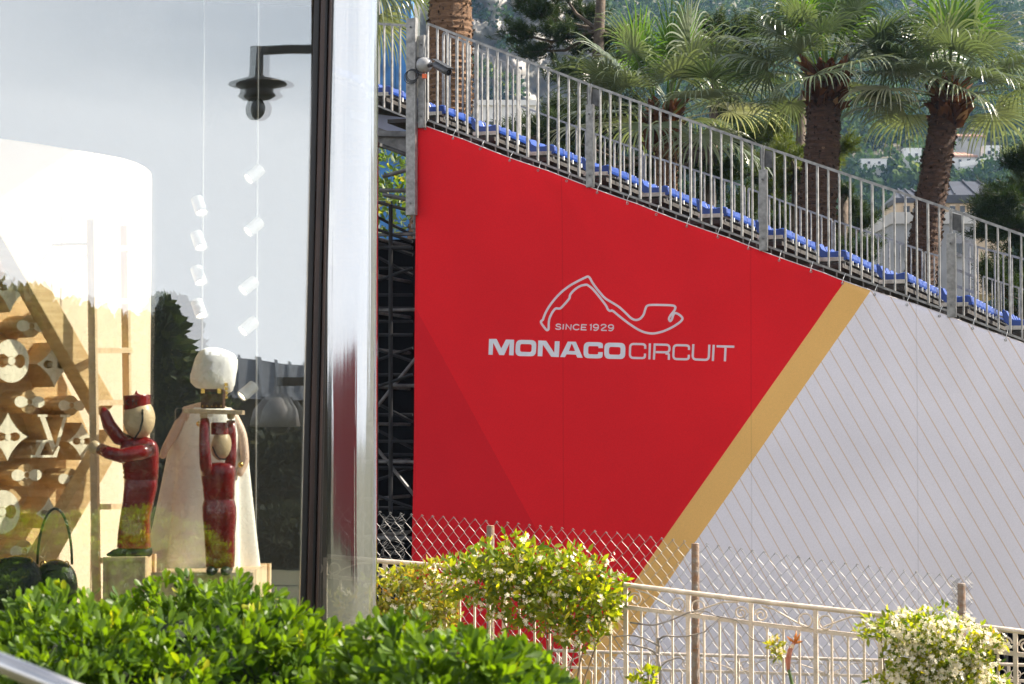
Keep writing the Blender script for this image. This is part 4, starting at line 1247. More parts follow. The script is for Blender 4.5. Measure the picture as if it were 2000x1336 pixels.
# ================================================================== chain link fence
CA = P(722, 998, 20.6); CB = P(1880, 1128, 19.2)
cdir = Vector((CB.x - CA.x, CB.y - CA.y, 0)).normalized(); CN = Vector((cdir.y, -cdir.x, 0))
def CL(x, y, off=0.0): return hit(x, y, CA + CN * off, CN)
ctop = lambda x: float(np.interp(x, [660, 728, 853, 1000, 1279, 1389, 1569, 1842, 1900], [992, 999, 1009, 1022, 1050, 1064, 1090, 1124, 1132]))
def chain_link():
    root = thing('chain_link_fence', 'galvanised chain link fence on rusty posts behind the cream fence', 'fence', Vector((CL(1358, 1200).x, CL(1358, 1200).y, -2.0)))
    L = (CL(1880, 1128) - CL(660, 992)); L.z = 0; L = L.length
    c = .0525; h = .135
    n = int(L / c)
    def wire(par, length=2.0):
        pts = []; k = int(length / h * 2)
        for i in range(k + 1):
            x = 0 if (i + par) % 2 == 0 else c
            z = -i * h / 2
            y = .004 if i % 2 else -.004
            pts.append(cdir * (x + (.004 if x else -.004)) + CN * y + FU * z)
        b = MB()
        # little twist where the wires interlock
        b.tube(pts, .0027, 4, cap=False)
        return b
    w0 = wire(0).build('wire', M_WIRE, None); w1 = wire(1).build('wire', M_WIRE, None)
    first = [True, True]
    st = CL(660, 992); st0 = Vector((st.x, st.y, 0))
    for i in range(n):
        p = st0 + cdir * (c * i)
        # pixel column of this wire gives its top height
        q = p - CO; x = 1000 + FPX * q.x / q.y
        z = CL(x, ctop(x)).z + random.gauss(0, .004) - .012 * math.sin(i * .21)
        src = (w0, w1)[i % 2]
        loc = Vector((p.x, p.y, z))
        if first[i % 2]:
            src.parent = root; src.location = loc - world_of(root); first[i % 2] = False
        else: child_copy(src, root, loc)
    # twisted tips along the top
    for i in range(0, n, 2):
        p = st0 + cdir * (c * i); q = p - CO; x = 1000 + FPX * q.x / q.y
        z = CL(x, ctop(x)).z
        m = MB(); m.tube([Vector((p.x, p.y, z - .006)) - cdir * .008, Vector((p.x, p.y, z + .008)), Vector((p.x, p.y, z - .004)) + cdir * .018], .003, 4); m.build('twisted_tip', M_WIRE, root)
    for x, y in ((958, 1027), (1358, 1062), (1878, 1140)):
        t_ = CL(x, y, .05); m = MB(); m.tube([Vector((t_.x, t_.y, -2.1)), t_, t_ + FU * .004], [.036, .036, .030], 14); m.build('post', M_RUST, root, smooth=False)
        for zz in (.25, .6, .95):
            m = MB(); m.tube([t_ - FU * zz + (cdir * math.cos(a) + CN * math.sin(a)) * .039 for a in np.linspace(0, 2 * math.pi, 13)[:-1]], .0025, 4, closed=True); m.build('tie_wire', M_WIRE, root)
    # loose bunched end beside the last post, and a rolled bunch at the left
    for i in range(11):
        x = 1856 + i * 1.6 if i < 8 else 1884 + (i - 8) * 1.5
        p = CL(x, 1130 + rng.normal() * 4, .02 + .01 * (i % 3))
        child_copy((w0, w1)[i % 2], root, p)
    roll = MB()
    c0 = CL(768, 1010, -.9)
    for k in range(34):
        a0 = rng.random() * 6; zz = -k * .026
        roll.tube([c0 + Vector((math.cos(a) * .11 * (1 + .1 * math.sin(3 * a + k)), math.sin(a) * .11, zz + .03 * math.sin(2 * a + a0))) for a in np.linspace(0, 2 * math.pi, 15)[:-1]], .0018, 3, closed=True)
    tag(roll.build('wire_roll', mat('dull_wire', (.05, .05, .05), .6, .2, .2), None, origin=c0 - FU * .9), 'tangled grey roll of spare wire mesh at the left end of the chain link fence', 'wire roll')
chain_link()

# ================================================================== jasmine and other plants on the fence
M_JAS = leafmat('jasmine_leaves', (.06, .12, .012), (.27, .29, .02), (.46, .38, .03), .38, .58, (1.8, 1.75, .3), .5)
M_JASY = leafmat('yellowed_jasmine_leaves', (.14, .18, .02), (.36, .32, .04), (.5, .25, .05), .4, .5, (1.5, 1.5, .4), .5)
leafy('jasmine_vine', 'big leafy jasmine clump over the cream fence in front of the red banner',
      [(940, 1125, 60, 50), (1000, 1095, 55, 45), (1060, 1130, 65, 60), (1120, 1120, 70, 50), (1160, 1160, 60, 60), (1010, 1170, 75, 50), (1090, 1190, 75, 50), (1025, 1075, 22, 18), (1188, 1190, 26, 42), (900, 1140, 30, 40), (1130, 1235, 50, 22)], 17.6, 3300, .082, M_JAS, group='jasmine on the fence', cat='jasmine', seed=41, thick=.26, ground_z=-1.2, flowers=100)
leafy('jasmine_vine', 'thin yellowing jasmine at the left end of the cream fence beside the shop corner',
      [(745, 1180, 40, 60), (790, 1190, 50, 60), (840, 1160, 40, 50), (830, 1115, 35, 18), (870, 1190, 30, 45), (760, 1240, 50, 40), (830, 1230, 60, 40), (770, 1130, 35, 25), (690, 1200, 40, 60)], 18.2, 2200, .07, M_JASY, group='jasmine on the fence', cat='jasmine', seed=42, thick=.22, ground_z=-1.2, flowers=90, spread=.5)
leafy('jasmine_vine', 'dense jasmine ball covered in cream flowers at the lower right',
      [(1800, 1230, 75, 40), (1850, 1260, 75, 55), (1790, 1290, 60, 50), (1860, 1320, 75, 50), (1720, 1232, 30, 20), (1770, 1340, 50, 40), (1915, 1280, 25, 40), (1900, 1340, 50, 40)], 16.4, 3600, .062, M_JAS, group='jasmine on the fence', cat='jasmine', seed=43, thick=.28, ground_z=-1.3, flowers=430)
leafy('jasmine_vine', 'single flowering jasmine sprig poking past the right end of the fence', [(1938, 1250, 16, 12), (1955, 1262, 10, 10)], 16.3, 60, .07, M_JASY, group='jasmine on the fence', cat='jasmine', seed=44, thick=.08, ground_z=.05, stem=False, flowers=14)
leafy('jasmine_vine', 'small pale jasmine sprig caught on the fence left of the orange flower', [(1514, 1262, 16, 18), (1520, 1280, 9, 10)], 17.0, 90, .055, M_JASY, group='jasmine on the fence', cat='jasmine', seed=45, thick=.08, ground_z=-.2, stem=False, flowers=6)
leafy('jasmine_vine', 'few young green leaves at the bottom edge under the bare vine', [(1268, 1318, 16, 20), (1250, 1330, 20, 14)], 17.2, 60, .08, M_JAS, group='jasmine on the fence', cat='jasmine', seed=46, thick=.1, ground_z=-.6)
leafy('oleander_shrub', 'bright green narrow leaved shrub behind the left end of the cream fence', [(800, 1150, 22, 30), (835, 1190, 40, 40), (820, 1225, 30, 40), (855, 1215, 30, 40)], 19.2, 700, .10, leafmat('oleander', (.05, .13, .015), (.13, .24, .03), None, .35, .5), leaf=leaf_shape(.2), cat='shrub', seed=47, thick=.25, ground_z=-1.4)

def bare_vine():
    root = thing('bare_vine', 'bare grey twisting vine stems on the fence right of the jasmine clump', 'vine', F1(1286, 1420, .05))
    M_V = mat('grey_vine', (.36, .32, .29), .85, 0, .25, 12, .5, 40)
    for pts, r in (([(1290, 1420), (1291, 1330), (1285, 1280), (1288, 1262), (1284, 1246)], .016), ([(1285, 1280), (1270, 1268), (1248, 1262), (1225, 1258)], .011), ([(1288, 1262), (1262, 1248), (1235, 1240), (1200, 1244)], .009),
                   ([(1286, 1250), (1300, 1240), (1330, 1243), (1358, 1240), (1372, 1235)], .009), ([(1230, 1216), (1275, 1222), (1310, 1212), (1345, 1195), (1375, 1192), (1400, 1204)], .008),
                   ([(1400, 1204), (1440, 1210), (1455, 1232), (1470, 1250), (1490, 1254), (1510, 1258)], .006), ([(1292, 1300), (1305, 1290), (1325, 1284), (1338, 1290)], .007), ([(1375, 1235), (1395, 1215), (1410, 1204)], .005), ([(1260, 1336), (1240, 1290), (1215, 1270), (1190, 1230)], .007)):
        m = MB(); k = []
        for i, (x, y) in enumerate(pts): k.append(F1(x, y, .04 + .02 * math.sin(i * 2)))
        # resample smoothly
        q = []
        for i in range(len(k) - 1):
            for j in range(4): q.append(k[i].lerp(k[i + 1], j / 4) + Vector((rng.normal() * .003, rng.normal() * .003, rng.normal() * .003)))
        q.append(k[-1])
        for _ in range(2): q = [q[0]] + [(q[i - 1] + q[i] * 2 + q[i + 1]) / 4 for i in range(1, len(q) - 1)] + [q[-1]]
        m.tube(q, [r * (1 - .5 * i / len(q)) for i in range(len(q))], 6); m.build('stem', M_V, root, smooth=True)
bare_vine()

def bird_of_paradise():
    c = lambda x, y, o=.12: F1(x, y, o)
    root = thing('bird_of_paradise', 'orange and red bird of paradise flower rising before the fence bars', 'flower', c(1556, 1420))
    m = MB(); m.tube([c(1556, 1420), c(1549, 1345), c(1543, 1318), c(1540, 1308)], [.016, .014, .013, .014], 8); m.build('stalk', mat('green_stalk', (.08, .14, .03), .5, 0, .2), root, smooth=True)
    m = MB(); m.tube([c(1540, 1312), c(1539, 1290), c(1543, 1270), c(1552, 1254), c(1563, 1240)], [.012, .022, .020, .013, .003], 8); m.build('spathe', mat('red_spathe', (.42, .045, .03), .45, 0, .3, 10, col2=(.75, .35, .25)), root, smooth=True)
    MO = mat('orange_petal', (.85, .27, .05), .5, 0, .2, 12)
    for (x0, y0, x1, y1) in ((1552, 1258, 1556, 1232), (1553, 1256, 1536, 1242), (1554, 1256, 1568, 1252), (1554, 1254, 1563, 1238)):
        a = c(x0, y0); b = c(x1, y1, .14); m = MB(); m.tube([a, a.lerp(b, .5) + FN * .01, b], [.006, .012, .001], 6); m.build('petal', MO, root, smooth=True)
bird_of_paradise()

# ================================================================== foreground hedge
M_HEDGE = leafmat('hedge_leaves', (.035, .08, .008), (.12, .20, .014), (.30, .31, .02), .42, .45, (2.0, 1.9, .3), .3)
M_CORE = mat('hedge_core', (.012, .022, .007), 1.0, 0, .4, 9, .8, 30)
def hedge(label, cx, cy, rx, ry, ztop, zbot, n, seed, lean=0.0):
    rs = np.random.default_rng(seed)
    root = thing('hedge_shrub', label, 'shrub', Vector((cx, cy, 0)), 'glossy green shrubs in the foreground')
    def surf(a, b):
        # a azimuth, b 0 top .. 1 bottom ; super-ellipsoid dome
        th = b * math.pi * .5
        rr_ = np.sin(th) ** .55; zz = np.cos(th) ** .6
        l = 1 + .05 * np.sin(a * 7 + 3 * b + seed) + .05 * np.sin(a * 13 - 7 * b) + .04 * np.sin(b * 19 + a * 3)
        x = cx + rx * rr_ * np.cos(a) * l; y = cy + ry * rr_ * np.sin(a) * l
        z = zbot + (ztop - zbot) * zz + lean * (x - cx) + .05 * np.sin(x * 7 + y * 4) + .04 * np.sin(y * 9 - x * 5 + seed)
        return np.stack([x, y, z], -1)
    a = rs.random(n) * 2 * math.pi; b = np.sqrt(rs.random(n)) * .9
    p = surf(a, b)
    da = surf(a + .02, b) - p; db = surf(a, np.clip(b + .02, 0, 1)) - p
    nr = unit(np.cross(db, da)); nr[nr[:, 2] < 0] *= -1
    depth = rs.random((n, 1)) ** 1.5 * .16
    p = p - nr * depth
    ax = unit(nr + np.array([0, 0, .5]) + rs.normal(size=(n, 3)) * .28)
    k = 9
    P_ = np.repeat(p, k, 0); A_ = np.repeat(ax, k, 0)
    out = rs.normal(size=(n * k, 3)); out = unit(out - A_ * (out * A_).sum(1, keepdims=True))
    tilt = rs.uniform(.35, 1.25, (n * k, 1))
    D = A_ * np.cos(tilt) + out * np.sin(tilt)
    P_ = P_ + A_ * rs.uniform(-.03, .02, (n * k, 1)) + out * .004
    size = rs.uniform(.042, .072, n * k)
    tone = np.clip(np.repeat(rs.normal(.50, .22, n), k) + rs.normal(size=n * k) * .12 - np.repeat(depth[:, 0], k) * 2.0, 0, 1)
    V, F, Tn = scatter(*LEAF_OB, P_, D, size, up=out + A_ * .0 + rs.normal(size=(n * k, 3)) * .35, tone=tone)
    # leaf upper side faces the twig axis
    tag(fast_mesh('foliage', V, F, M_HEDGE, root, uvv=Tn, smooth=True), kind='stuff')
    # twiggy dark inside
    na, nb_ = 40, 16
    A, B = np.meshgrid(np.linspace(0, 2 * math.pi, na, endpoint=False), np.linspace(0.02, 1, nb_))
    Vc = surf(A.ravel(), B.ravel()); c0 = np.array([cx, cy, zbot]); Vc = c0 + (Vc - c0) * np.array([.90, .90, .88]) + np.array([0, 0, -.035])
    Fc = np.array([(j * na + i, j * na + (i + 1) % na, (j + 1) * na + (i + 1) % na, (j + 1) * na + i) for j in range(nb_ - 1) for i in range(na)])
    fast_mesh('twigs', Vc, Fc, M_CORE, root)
    tw = MB()
    for i in range(90):
        j = rs.integers(0, n); e = Vector(p[j]); s_ = Vector((cx + (e.x - cx) * .7, cy + (e.y - cy) * .7, e.z - .25))
        tw.tube([s_, e], [.006, .003], 5)
    tag(tw.build('twig_tips', M_BRANCH, root), kind='stuff')
hedge('broad glossy green shrub in the left foreground below the shop window', -1.36, 8.4, .86, 1.3, .985, 0.0, 3100, 51, lean=.0)
hedge('low glossy green shrub in the front centre before the fence', -.20, 7.3, .50, .8, .95, 0.0, 1500, 52, lean=-.05)
hedge('bright low shrub in the gap at the foot of the shop corner', -.74, 8.3, .33, .5, .74, 0.0, 700, 53)

# ================================================================== handrail at the lower left corner
a = P(-200, 1212, 4.6); b = P(190, 1372, 4.2)
t = thing('handrail', 'blurred silver tube handrail in the lower left corner', 'handrail', Vector((b.x, b.y, 0)))
m = MB(); m.tube([a, b], .021, 16); m.build('tube', mat('polished_steel', (.55, .54, .53), .22, 1.0, .06), t, smooth=True)
for q in (.05, .95):
    c_ = a.lerp(b, q); m = MB(); m.tube([Vector((c_.x, c_.y, 0)), c_ - Vector((0, 0, .02))], .016, 12); m.build('post', MATS['polished_steel'], t, smooth=True)
# ================================================================== shop corner
PN = Vector((.25, -.968, 0)).normalized(); PT = Vector((-PN.y, PN.x, 0))
PQ = P(600, 800, 12.9)
def SP(x, y, off=0.0): return hit(x, y, PQ + PN * off, PN)
def mirror(p): return p - PN * (2 * (p - PQ).dot(PN))

gm = bpy.data.materials.new('shop_glass'); gm.use_nodes = True
N, L = gm.node_tree.nodes, gm.node_tree.links
N.clear()
g_out = N.new('ShaderNodeOutputMaterial'); g_t = N.new('ShaderNodeBsdfTransparent'); g_g = N.new('ShaderNodeBsdfGlossy')
g_t.inputs['Color'].default_value = (.93, .96, .95, 1)
g_g.inputs['Roughness'].default_value = 0.0; g_g.inputs['Color'].default_value = (.95, .98, 1, 1)
g_lw = N.new('ShaderNodeLayerWeight'); g_lw.inputs['Blend'].default_value = .5
g_f = N.new('ShaderNodeMath'); g_f.operation = 'POWER'; g_f.inputs[1].default_value = 3.5
L.new(g_lw.outputs['Facing'], g_f.inputs[0])
g_tc = N.new('ShaderNodeTexCoord'); g_map = N.new('ShaderNodeMapping'); g_map.inputs['Scale'].default_value = (1.2, 1.2, .35)
g_nz = N.new('ShaderNodeTexNoise'); g_nz.inputs['Scale'].default_value = 1.6; g_nz.inputs['Detail'].default_value = 1
g_bp = N.new('ShaderNodeBump'); g_bp.inputs['Strength'].default_value = .03; g_bp.inputs['Distance'].default_value = .05
L.new(g_tc.outputs['Object'], g_map.inputs['Vector']); L.new(g_map.outputs[0], g_nz.inputs['Vector']); L.new(g_nz.outputs[0], g_bp.inputs['Height'])
L.new(g_bp.outputs[0], g_g.inputs['Normal'])
g_a = N.new('ShaderNodeMath'); g_a.operation = 'MULTIPLY_ADD'; g_a.inputs[1].default_value = .8; g_a.inputs[2].default_value = .25; g_a.use_clamp = True
L.new(g_f.outputs[0], g_a.inputs[0])
g_m = N.new('ShaderNodeMixShader')
L.new(g_a.outputs[0], g_m.inputs[0]); L.new(g_t.outputs[0], g_m.inputs[1]); L.new(g_g.outputs[0], g_m.inputs[2]); L.new(g_m.outputs[0], g_out.inputs['Surface'])

gm2 = gm.copy(); gm2.name = 'curved_shop_glass'
for n_ in gm2.node_tree.nodes:
    if n_.type == 'MAPPING': n_.inputs['Scale'].default_value = (14, 14, .12)
    if n_.type == 'MATH' and n_.operation == 'MULTIPLY_ADD': n_.inputs[2].default_value = .45
    if n_.type == 'BUMP': n_.inputs['Strength'].default_value = .13
    if n_.type == 'BSDF_GLOSSY': n_.inputs['Roughness'].default_value = .07
    if n_.type == 'TEX_NOISE': n_.inputs['Detail'].default_value = 3
shop = thing('shop', 'glass fronted corner shop with dark bronze window frame', 'shop', Vector((SP(600, 1200).x, SP(600, 1200).y, 0)))
ZS, ZC = .02, 5.2
pr = SP(606, 600); pr = Vector((pr.x, pr.y, 0))      # right end of the flat pane
pl = pr - PT * 4.2
def vquad(mb, a, b, z0, z1):
    mb.add([(a.x, a.y, z0), (b.x, b.y, z0), (b.x, b.y, z1), (a.x, a.y, z1)], [(0, 1, 2, 3)])
m = MB(); vquad(m, pl, pr, ZS, ZC); m.build('window_pane', gm, shop)
# inner sheet of the double glazing, not quite parallel to the outer one
m = MB(); vquad(m, pl - PN * .040, pr - PN * .024, ZS, ZC); m.build('inner_pane', gm, shop)
# curved corner pane, then the side pane running back
pc0 = SP(640, 600); pc0 = Vector((pc0.x, pc0.y, 0))
RC = .37; ctr = pc0 - PN * RC
arc = [ctr + (PN * math.cos(a) + PT * math.sin(a)) * RC for a in np.linspace(0, R(88), 22)]
tl = (arc[-1] - arc[-2]).normalized()
back = arc[-1] + tl * 4.5
m = MB(); cv = arc
vs = [(p.x, p.y, z) for p in cv for z in (ZS, ZC)]
m.add(vs, [(2 * i, 2 * i + 2, 2 * i + 3, 2 * i + 1) for i in range(len(cv) - 1)]); m.build('curved_pane', gm2, shop, smooth=True)
m = MB(); vquad(m, arc[-1] + tl * .01, back, ZS, ZC); m.build('side_pane', gm, shop)
# bronze mullion: stacked profiles, and slim posts
M_FR2 = mat('brown_frame_face', (.040, .021, .015), .3, .2, .2, 4)
for (x0, x1, dep, mm_) in ((600, 611, .05, M_FRAME), (611.5, 620, .09, M_FR2), (620.5, 627, .06, M_FRAME), (627.5, 632, .10, M_FR2), (632.5, 638, .07, M_FRAME)):
    a = SP(x0, 600); b = SP(x1, 600); c = (a + b) / 2 + PN * (dep / 2 - .03)
    lean = -.055
    m = MB(); w_ = (b - a).length
    vs = []
    for z in (ZS - .05, ZC):
        o = PT * (lean * (z - 2.6) * -.35)
        for (q, r) in ((-1, -1), (1, -1), (1, 1), (-1, 1)): vs.append(Vector((c.x, c.y, z)) + o + PT * (w_ / 2 * q) + PN * (dep / 2 * r))
    m.add(vs, [(0, 1, 2, 3), (7, 6, 5, 4), (0, 4, 5, 1), (1, 5, 6, 2), (2, 6, 7, 3), (3, 7, 4, 0)])
    m.build('mullion', mm_, shop, bevel=.003)
m = MB(); vquad(m, arc[-1] - tl * .004, arc[-1] + tl * .03, ZS, ZC); m.build('glass_joint', mat('green_glass_edge', (.10, .16, .12), .2, 0, .1), shop)
# floor, plinth, ceiling, back and left wall
def slab(pts, z0, z1, name, mt):
    k = len(pts); b_ = MB()
    b_.add([(p.x, p.y, z0) for p in pts] + [(p.x, p.y, z1) for p in pts], [tuple(reversed(range(k))), tuple(range(k, 2 * k))] + [(i, (i + 1) % k, k + (i + 1) % k, k + i) for i in range(k)])
    return b_.build(name, mt, shop)
lb = pl - PN * 5
plan = [pl, pr] + arc + [back, lb]
grow = lambda p, c_=(pl + back) / 2, s=1.0: c_ + (p - c_) * s
slab(plan, -1.2, ZS - .004, 'base_plinth', mat('stone_base', (.30, .27, .24), .6, 0, .15, 2))
slab([grow(p, s=.985) for p in plan], ZS - .003, ZS + .06, 'floor', M_SHOPFLOOR)
slab([grow(p, s=1.03) for p in plan], ZC + .01, ZC + .4, 'ceiling', mat('shop_fascia', (.12, .11, .10), .5, 0, .1))
bw0 = back - tl * .05; bw1 = lb
m = MB(); vquad(m, bw1, bw0, ZS, ZC + .2); m.build('back_wall', M_DARKWALL, shop)
m = MB(); vquad(m, pl, lb, ZS, ZC); m.build('left_wall', M_DARKWALL, shop)

# ---- cream curved display panel
FLZ = ZS + .06
pp = [P(x, 700, Y) for x, Y in ((-60, 13.7), (0, 13.95), (60, 14.15), (120, 14.4), (180, 14.65), (235, 14.92), (262, 15.15), (282, 15.45), (292, 15.75), (294, 16.1))]
root = thing('display_panel', 'tall curved cream panel standing in the shop window', 'display panel', Vector((pp[3].x, pp[3].y, FLZ)))
ztop = 3.58
for i0, i1, nm in ((0, 4, 'sheet'), (4, 9, 'sheet')):
    m = MB(); seg = pp[i0:i1 + 1]
    if i0: seg = [seg[0] + Vector((.006, 0, 0))] + seg[1:]
    inn = [p + Vector((-.06, .05, 0)) for p in seg]
    k = len(seg); vs = []
    for p in seg: vs += [(p.x, p.y, FLZ), (p.x, p.y, ztop)]
    for p in inn: vs += [(p.x, p.y, FLZ), (p.x, p.y, ztop)]
    fs = []
    for i in range(k - 1):
        fs.append((2 * i, 2 * i + 2, 2 * i + 3, 2 * i + 1)); j = 2 * k
        fs.append((j + 2 * i + 2, j + 2 * i, j + 2 * i + 1, j + 2 * i + 3))
        fs.append((2 * i + 1, 2 * i + 3, j + 2 * i + 3, j + 2 * i + 1))
    e = 2 * (k - 1); fs += [(0, 1, 2 * k + 1, 2 * k), (e, 2 * k + e, 2 * k + e + 1, e + 1)]
    m.add(vs, fs); m.build(nm, M_PANEL, root)

# ---- wooden monogram wall
MT = Vector((.65, .76, 0)).normalized(); MN = Vector((.76, -.65, 0)).normalized(); UP = Vector((0, 0, 1))
MQ = P(20, 700, 13.35)
def MW(x, y, off=0.0): return hit(x, y, MQ + MN * off, MN)
root = thing('monogram_wall', 'wooden relief wall of carved flowers and letters at the left of the window', 'display wall', Vector((MW(60, 900).x, MW(60, 900).y, FLZ)))
m = MB(); corners = [MW(-160, 330, -.22), MW(-20, 420, -.22), MW(175, 850, -.22), MW(60, 1150, -.22), MW(-160, 1190, -.22)]
m.add(corners + [p - MN * .05 for p in corners], [(0, 1, 2, 3, 4), (9, 8, 7, 6, 5)] + [(i, 5 + i, 5 + (i + 1) % 5, (i + 1) % 5) for i in range(5)]); m.build('backing', M_WOOD, root)
def holed(outer, hole, o, depth, rec, name, mt, face=None):
    """extruded block with a carved recess; 2D points in metres in the wall frame"""
    bm = bmesh.new()
    mk = lambda pts, d: [bm.verts.new(o + MT * p[0] + UP * p[1] - MN * d) for p in pts]
    a = mk(outer, 0); b_ = mk(outer, depth)
    k = len(a)
    for i in range(k): bm.faces.new((a[i], b_[i], b_[(i + 1) % k], a[(i + 1) % k]))
    if hole:
        h = mk(hole, 0); h2 = mk(hole, rec); kh = len(h)
        for i in range(kh):
            f_ = bm.faces.new((h[i], h[(i + 1) % kh], h2[(i + 1) % kh], h2[i]))
        bm.faces.new(h2)
        ed = [bm.edges.get((a[i], a[(i + 1) % k])) for i in range(k)] + [bm.edges.get((h[i], h[(i + 1) % kh])) for i in range(kh)]
        r_ = bmesh.ops.triangle_fill(bm, use_beauty=True, use_dissolve=False, edges=ed)
        for g in r_['geom']:
            if isinstance(g, bmesh.types.BMFace): g.material_index = 1
    else:
        bm.faces.new(a).material_index = 1
    bmesh.ops.recalc_face_normals(bm, faces=bm.faces)
    me = bpy.data.meshes.new(name); 
    for v in bm.verts: v.co -= world_of(root)
    bm.to_mesh(me); bm.free()
    me.materials.append(mt); me.materials.append(face or mt)
    ob = bpy.data.objects.new(name, me); COL.objects.link(ob); ob.parent = root
    return ob
def lobes(r0, r1, ex, n=48, rot=0):
    out = []
    for i in range(n):
        a = 2 * math.pi * i / n
        q = abs(math.cos(2 * a)) ** ex if math.cos(2 * a) > 0 else 0
        r = r0 + (r1 - r0) * q
        out.append((r * math.cos(a + rot), r * math.sin(a + rot)))
    return out
def concave(r, n=6):
    pts = []
    for q in range(4):
        a0 = q * math.pi / 2; p0 = Vector((math.cos(a0), math.sin(a0))) * r; p1 = Vector((math.cos(a0 + math.pi / 2), math.sin(a0 + math.pi / 2))) * r
        c = (p0 + p1) * .5 * .62
        for i in range(n):
            t_ = i / n; pts.append(tuple((1 - t_) ** 2 * p0 + 2 * t_ * (1 - t_) * c + t_ ** 2 * p1))
    return pts
circ = lambda r, n=32: [(r * math.cos(2 * math.pi * i / n), r * math.sin(2 * math.pi * i / n)) for i in range(n)]
M_WOODD = mat('carved_wood', (.42, .25, .11), .6, 0, .2, 5, .2, 30)
for (x, y, kind, r) in ((20, 560, 'd', .158), (22, 705, 'c', .135), (107, 712, 'd', .142), (15, 853, 'd', .15), (160, 862, 'd', .12), (4, 1000, 'c', .135), (95, 1002, 'd', .10),
                        (62, 637, 'q', .115), (58, 785, 'q', .115), (140, 792, 'q', .105), (52, 928, 'q', .115), (140, 935, 'q', .105), (48, 1076, 'q', .11), (-14, 470, 'q', .09), (-40, 640, 'c', .12), (-40, 780, 'd', .12), (-40, 930, 'c', .12)):
    o = MW(x, y)
    if kind == 'd':
        holed(concave(r), lobes(.018, r * .62, 1.1), o, .24, .05, 'carved_diamond', M_WOOD, M_WOODF)
        m = MB(); m.tube([o - MN * .06, o + MN * .004], r * .14, 14); m.build('knob', M_WOODF, root)
    elif kind == 'c':
        holed(circ(r), lobes(.03, r * .78, .45), o, .24, .05, 'carved_roundel', M_WOOD, M_WOODF)
        m = MB(); m.tube([o - MN * .06, o + MN * .004], r * .2, 14); m.build('knob', M_WOODF, root)
    else:
        holed(lobes(.022, r, .9), circ(r * .17, 14), o, .24, .03, 'carved_flower', M_WOOD, M_WOODF)
        m = MB(); m.tube([o - MN * .24, o - MN * .012], r * .62, 18); m.build('flower_stem', M_WOOD, root)
# interlaced letters L and V
o = MW(105, 850)
Vp = [(-.13, .13), (-.05, .13), (-.05, .115), (-.068, .115), (.012, -.065), (.075, .115), (.05, .115), (.05, .13), (.125, .13), (.125, .115), (.10, .115), (.025, -.11), (-.01, -.11), (-.11, .115), (-.13, .115)]
holed(Vp, None, o, .18, 0, 'letter', M_WOOD, M_WOODF)
Lp = [(-.15, -.03), (-.04, -.03), (-.04, -.045), (-.075, -.045), (-.12, -.125), (-.02, -.125), (.02, -.07), (.035, -.07), (.01, -.14), (-.19, -.14), (-.19, -.125), (-.16, -.125), (-.115, -.045), (-.15, -.045)]
holed(Lp, None, o + MN * .02, .18, 0, 'letter', M_WOOD, M_WOODF)
# beams framing the wall as a turned square
for (p, q, w_) in (((-60, 345), (200, 800), .145), ((218, 850), (40, 1160), .13)):
    m = MB(); m.bar(MW(*p, .06), MW(*q, .06), .13, w_, up=MN); m.build('beam', M_WOOD, root, bevel=.006)

# ---- ladder
root = thing('ladder', 'pale wooden display ladder leaning behind the left red doll', 'ladder', P(190, 1180, 13.5))
for (x0, y0, x1, y1, Y, w_) in ((178, 428, 192, 1190, 13.55, .05), (243, 440, 258, 1190, 14.0, .05)):
    m = MB(); a_ = P(x1, y1, Y); a_.z = FLZ; m.bar(a_, P(x0, y0, Y), w_, .03); m.build('rail', M_WOOD2, root)
for y in (486, 589, 685, 787, 990, 1095):
    m = MB(); m.bar(P(182 + (y - 430) * .018, y, 13.56), P(250 + (y - 430) * .018, y - 1, 14.0), .03, .035); m.build('rung', M_WOOD2, root)
m = MB(); m.tube([P(104, 478, 13.7), P(170, 476, 13.56)], .010, 8); m.tube([P(104, 478, 13.7), P(75, 520, 13.7)], .004, 6); m.tube([P(172, 495, 13.56), P(136, 540, 13.7)], .004, 6); m.build('stay', mat('stay_grey', (.4, .38, .36), .5, .3, .1), root)

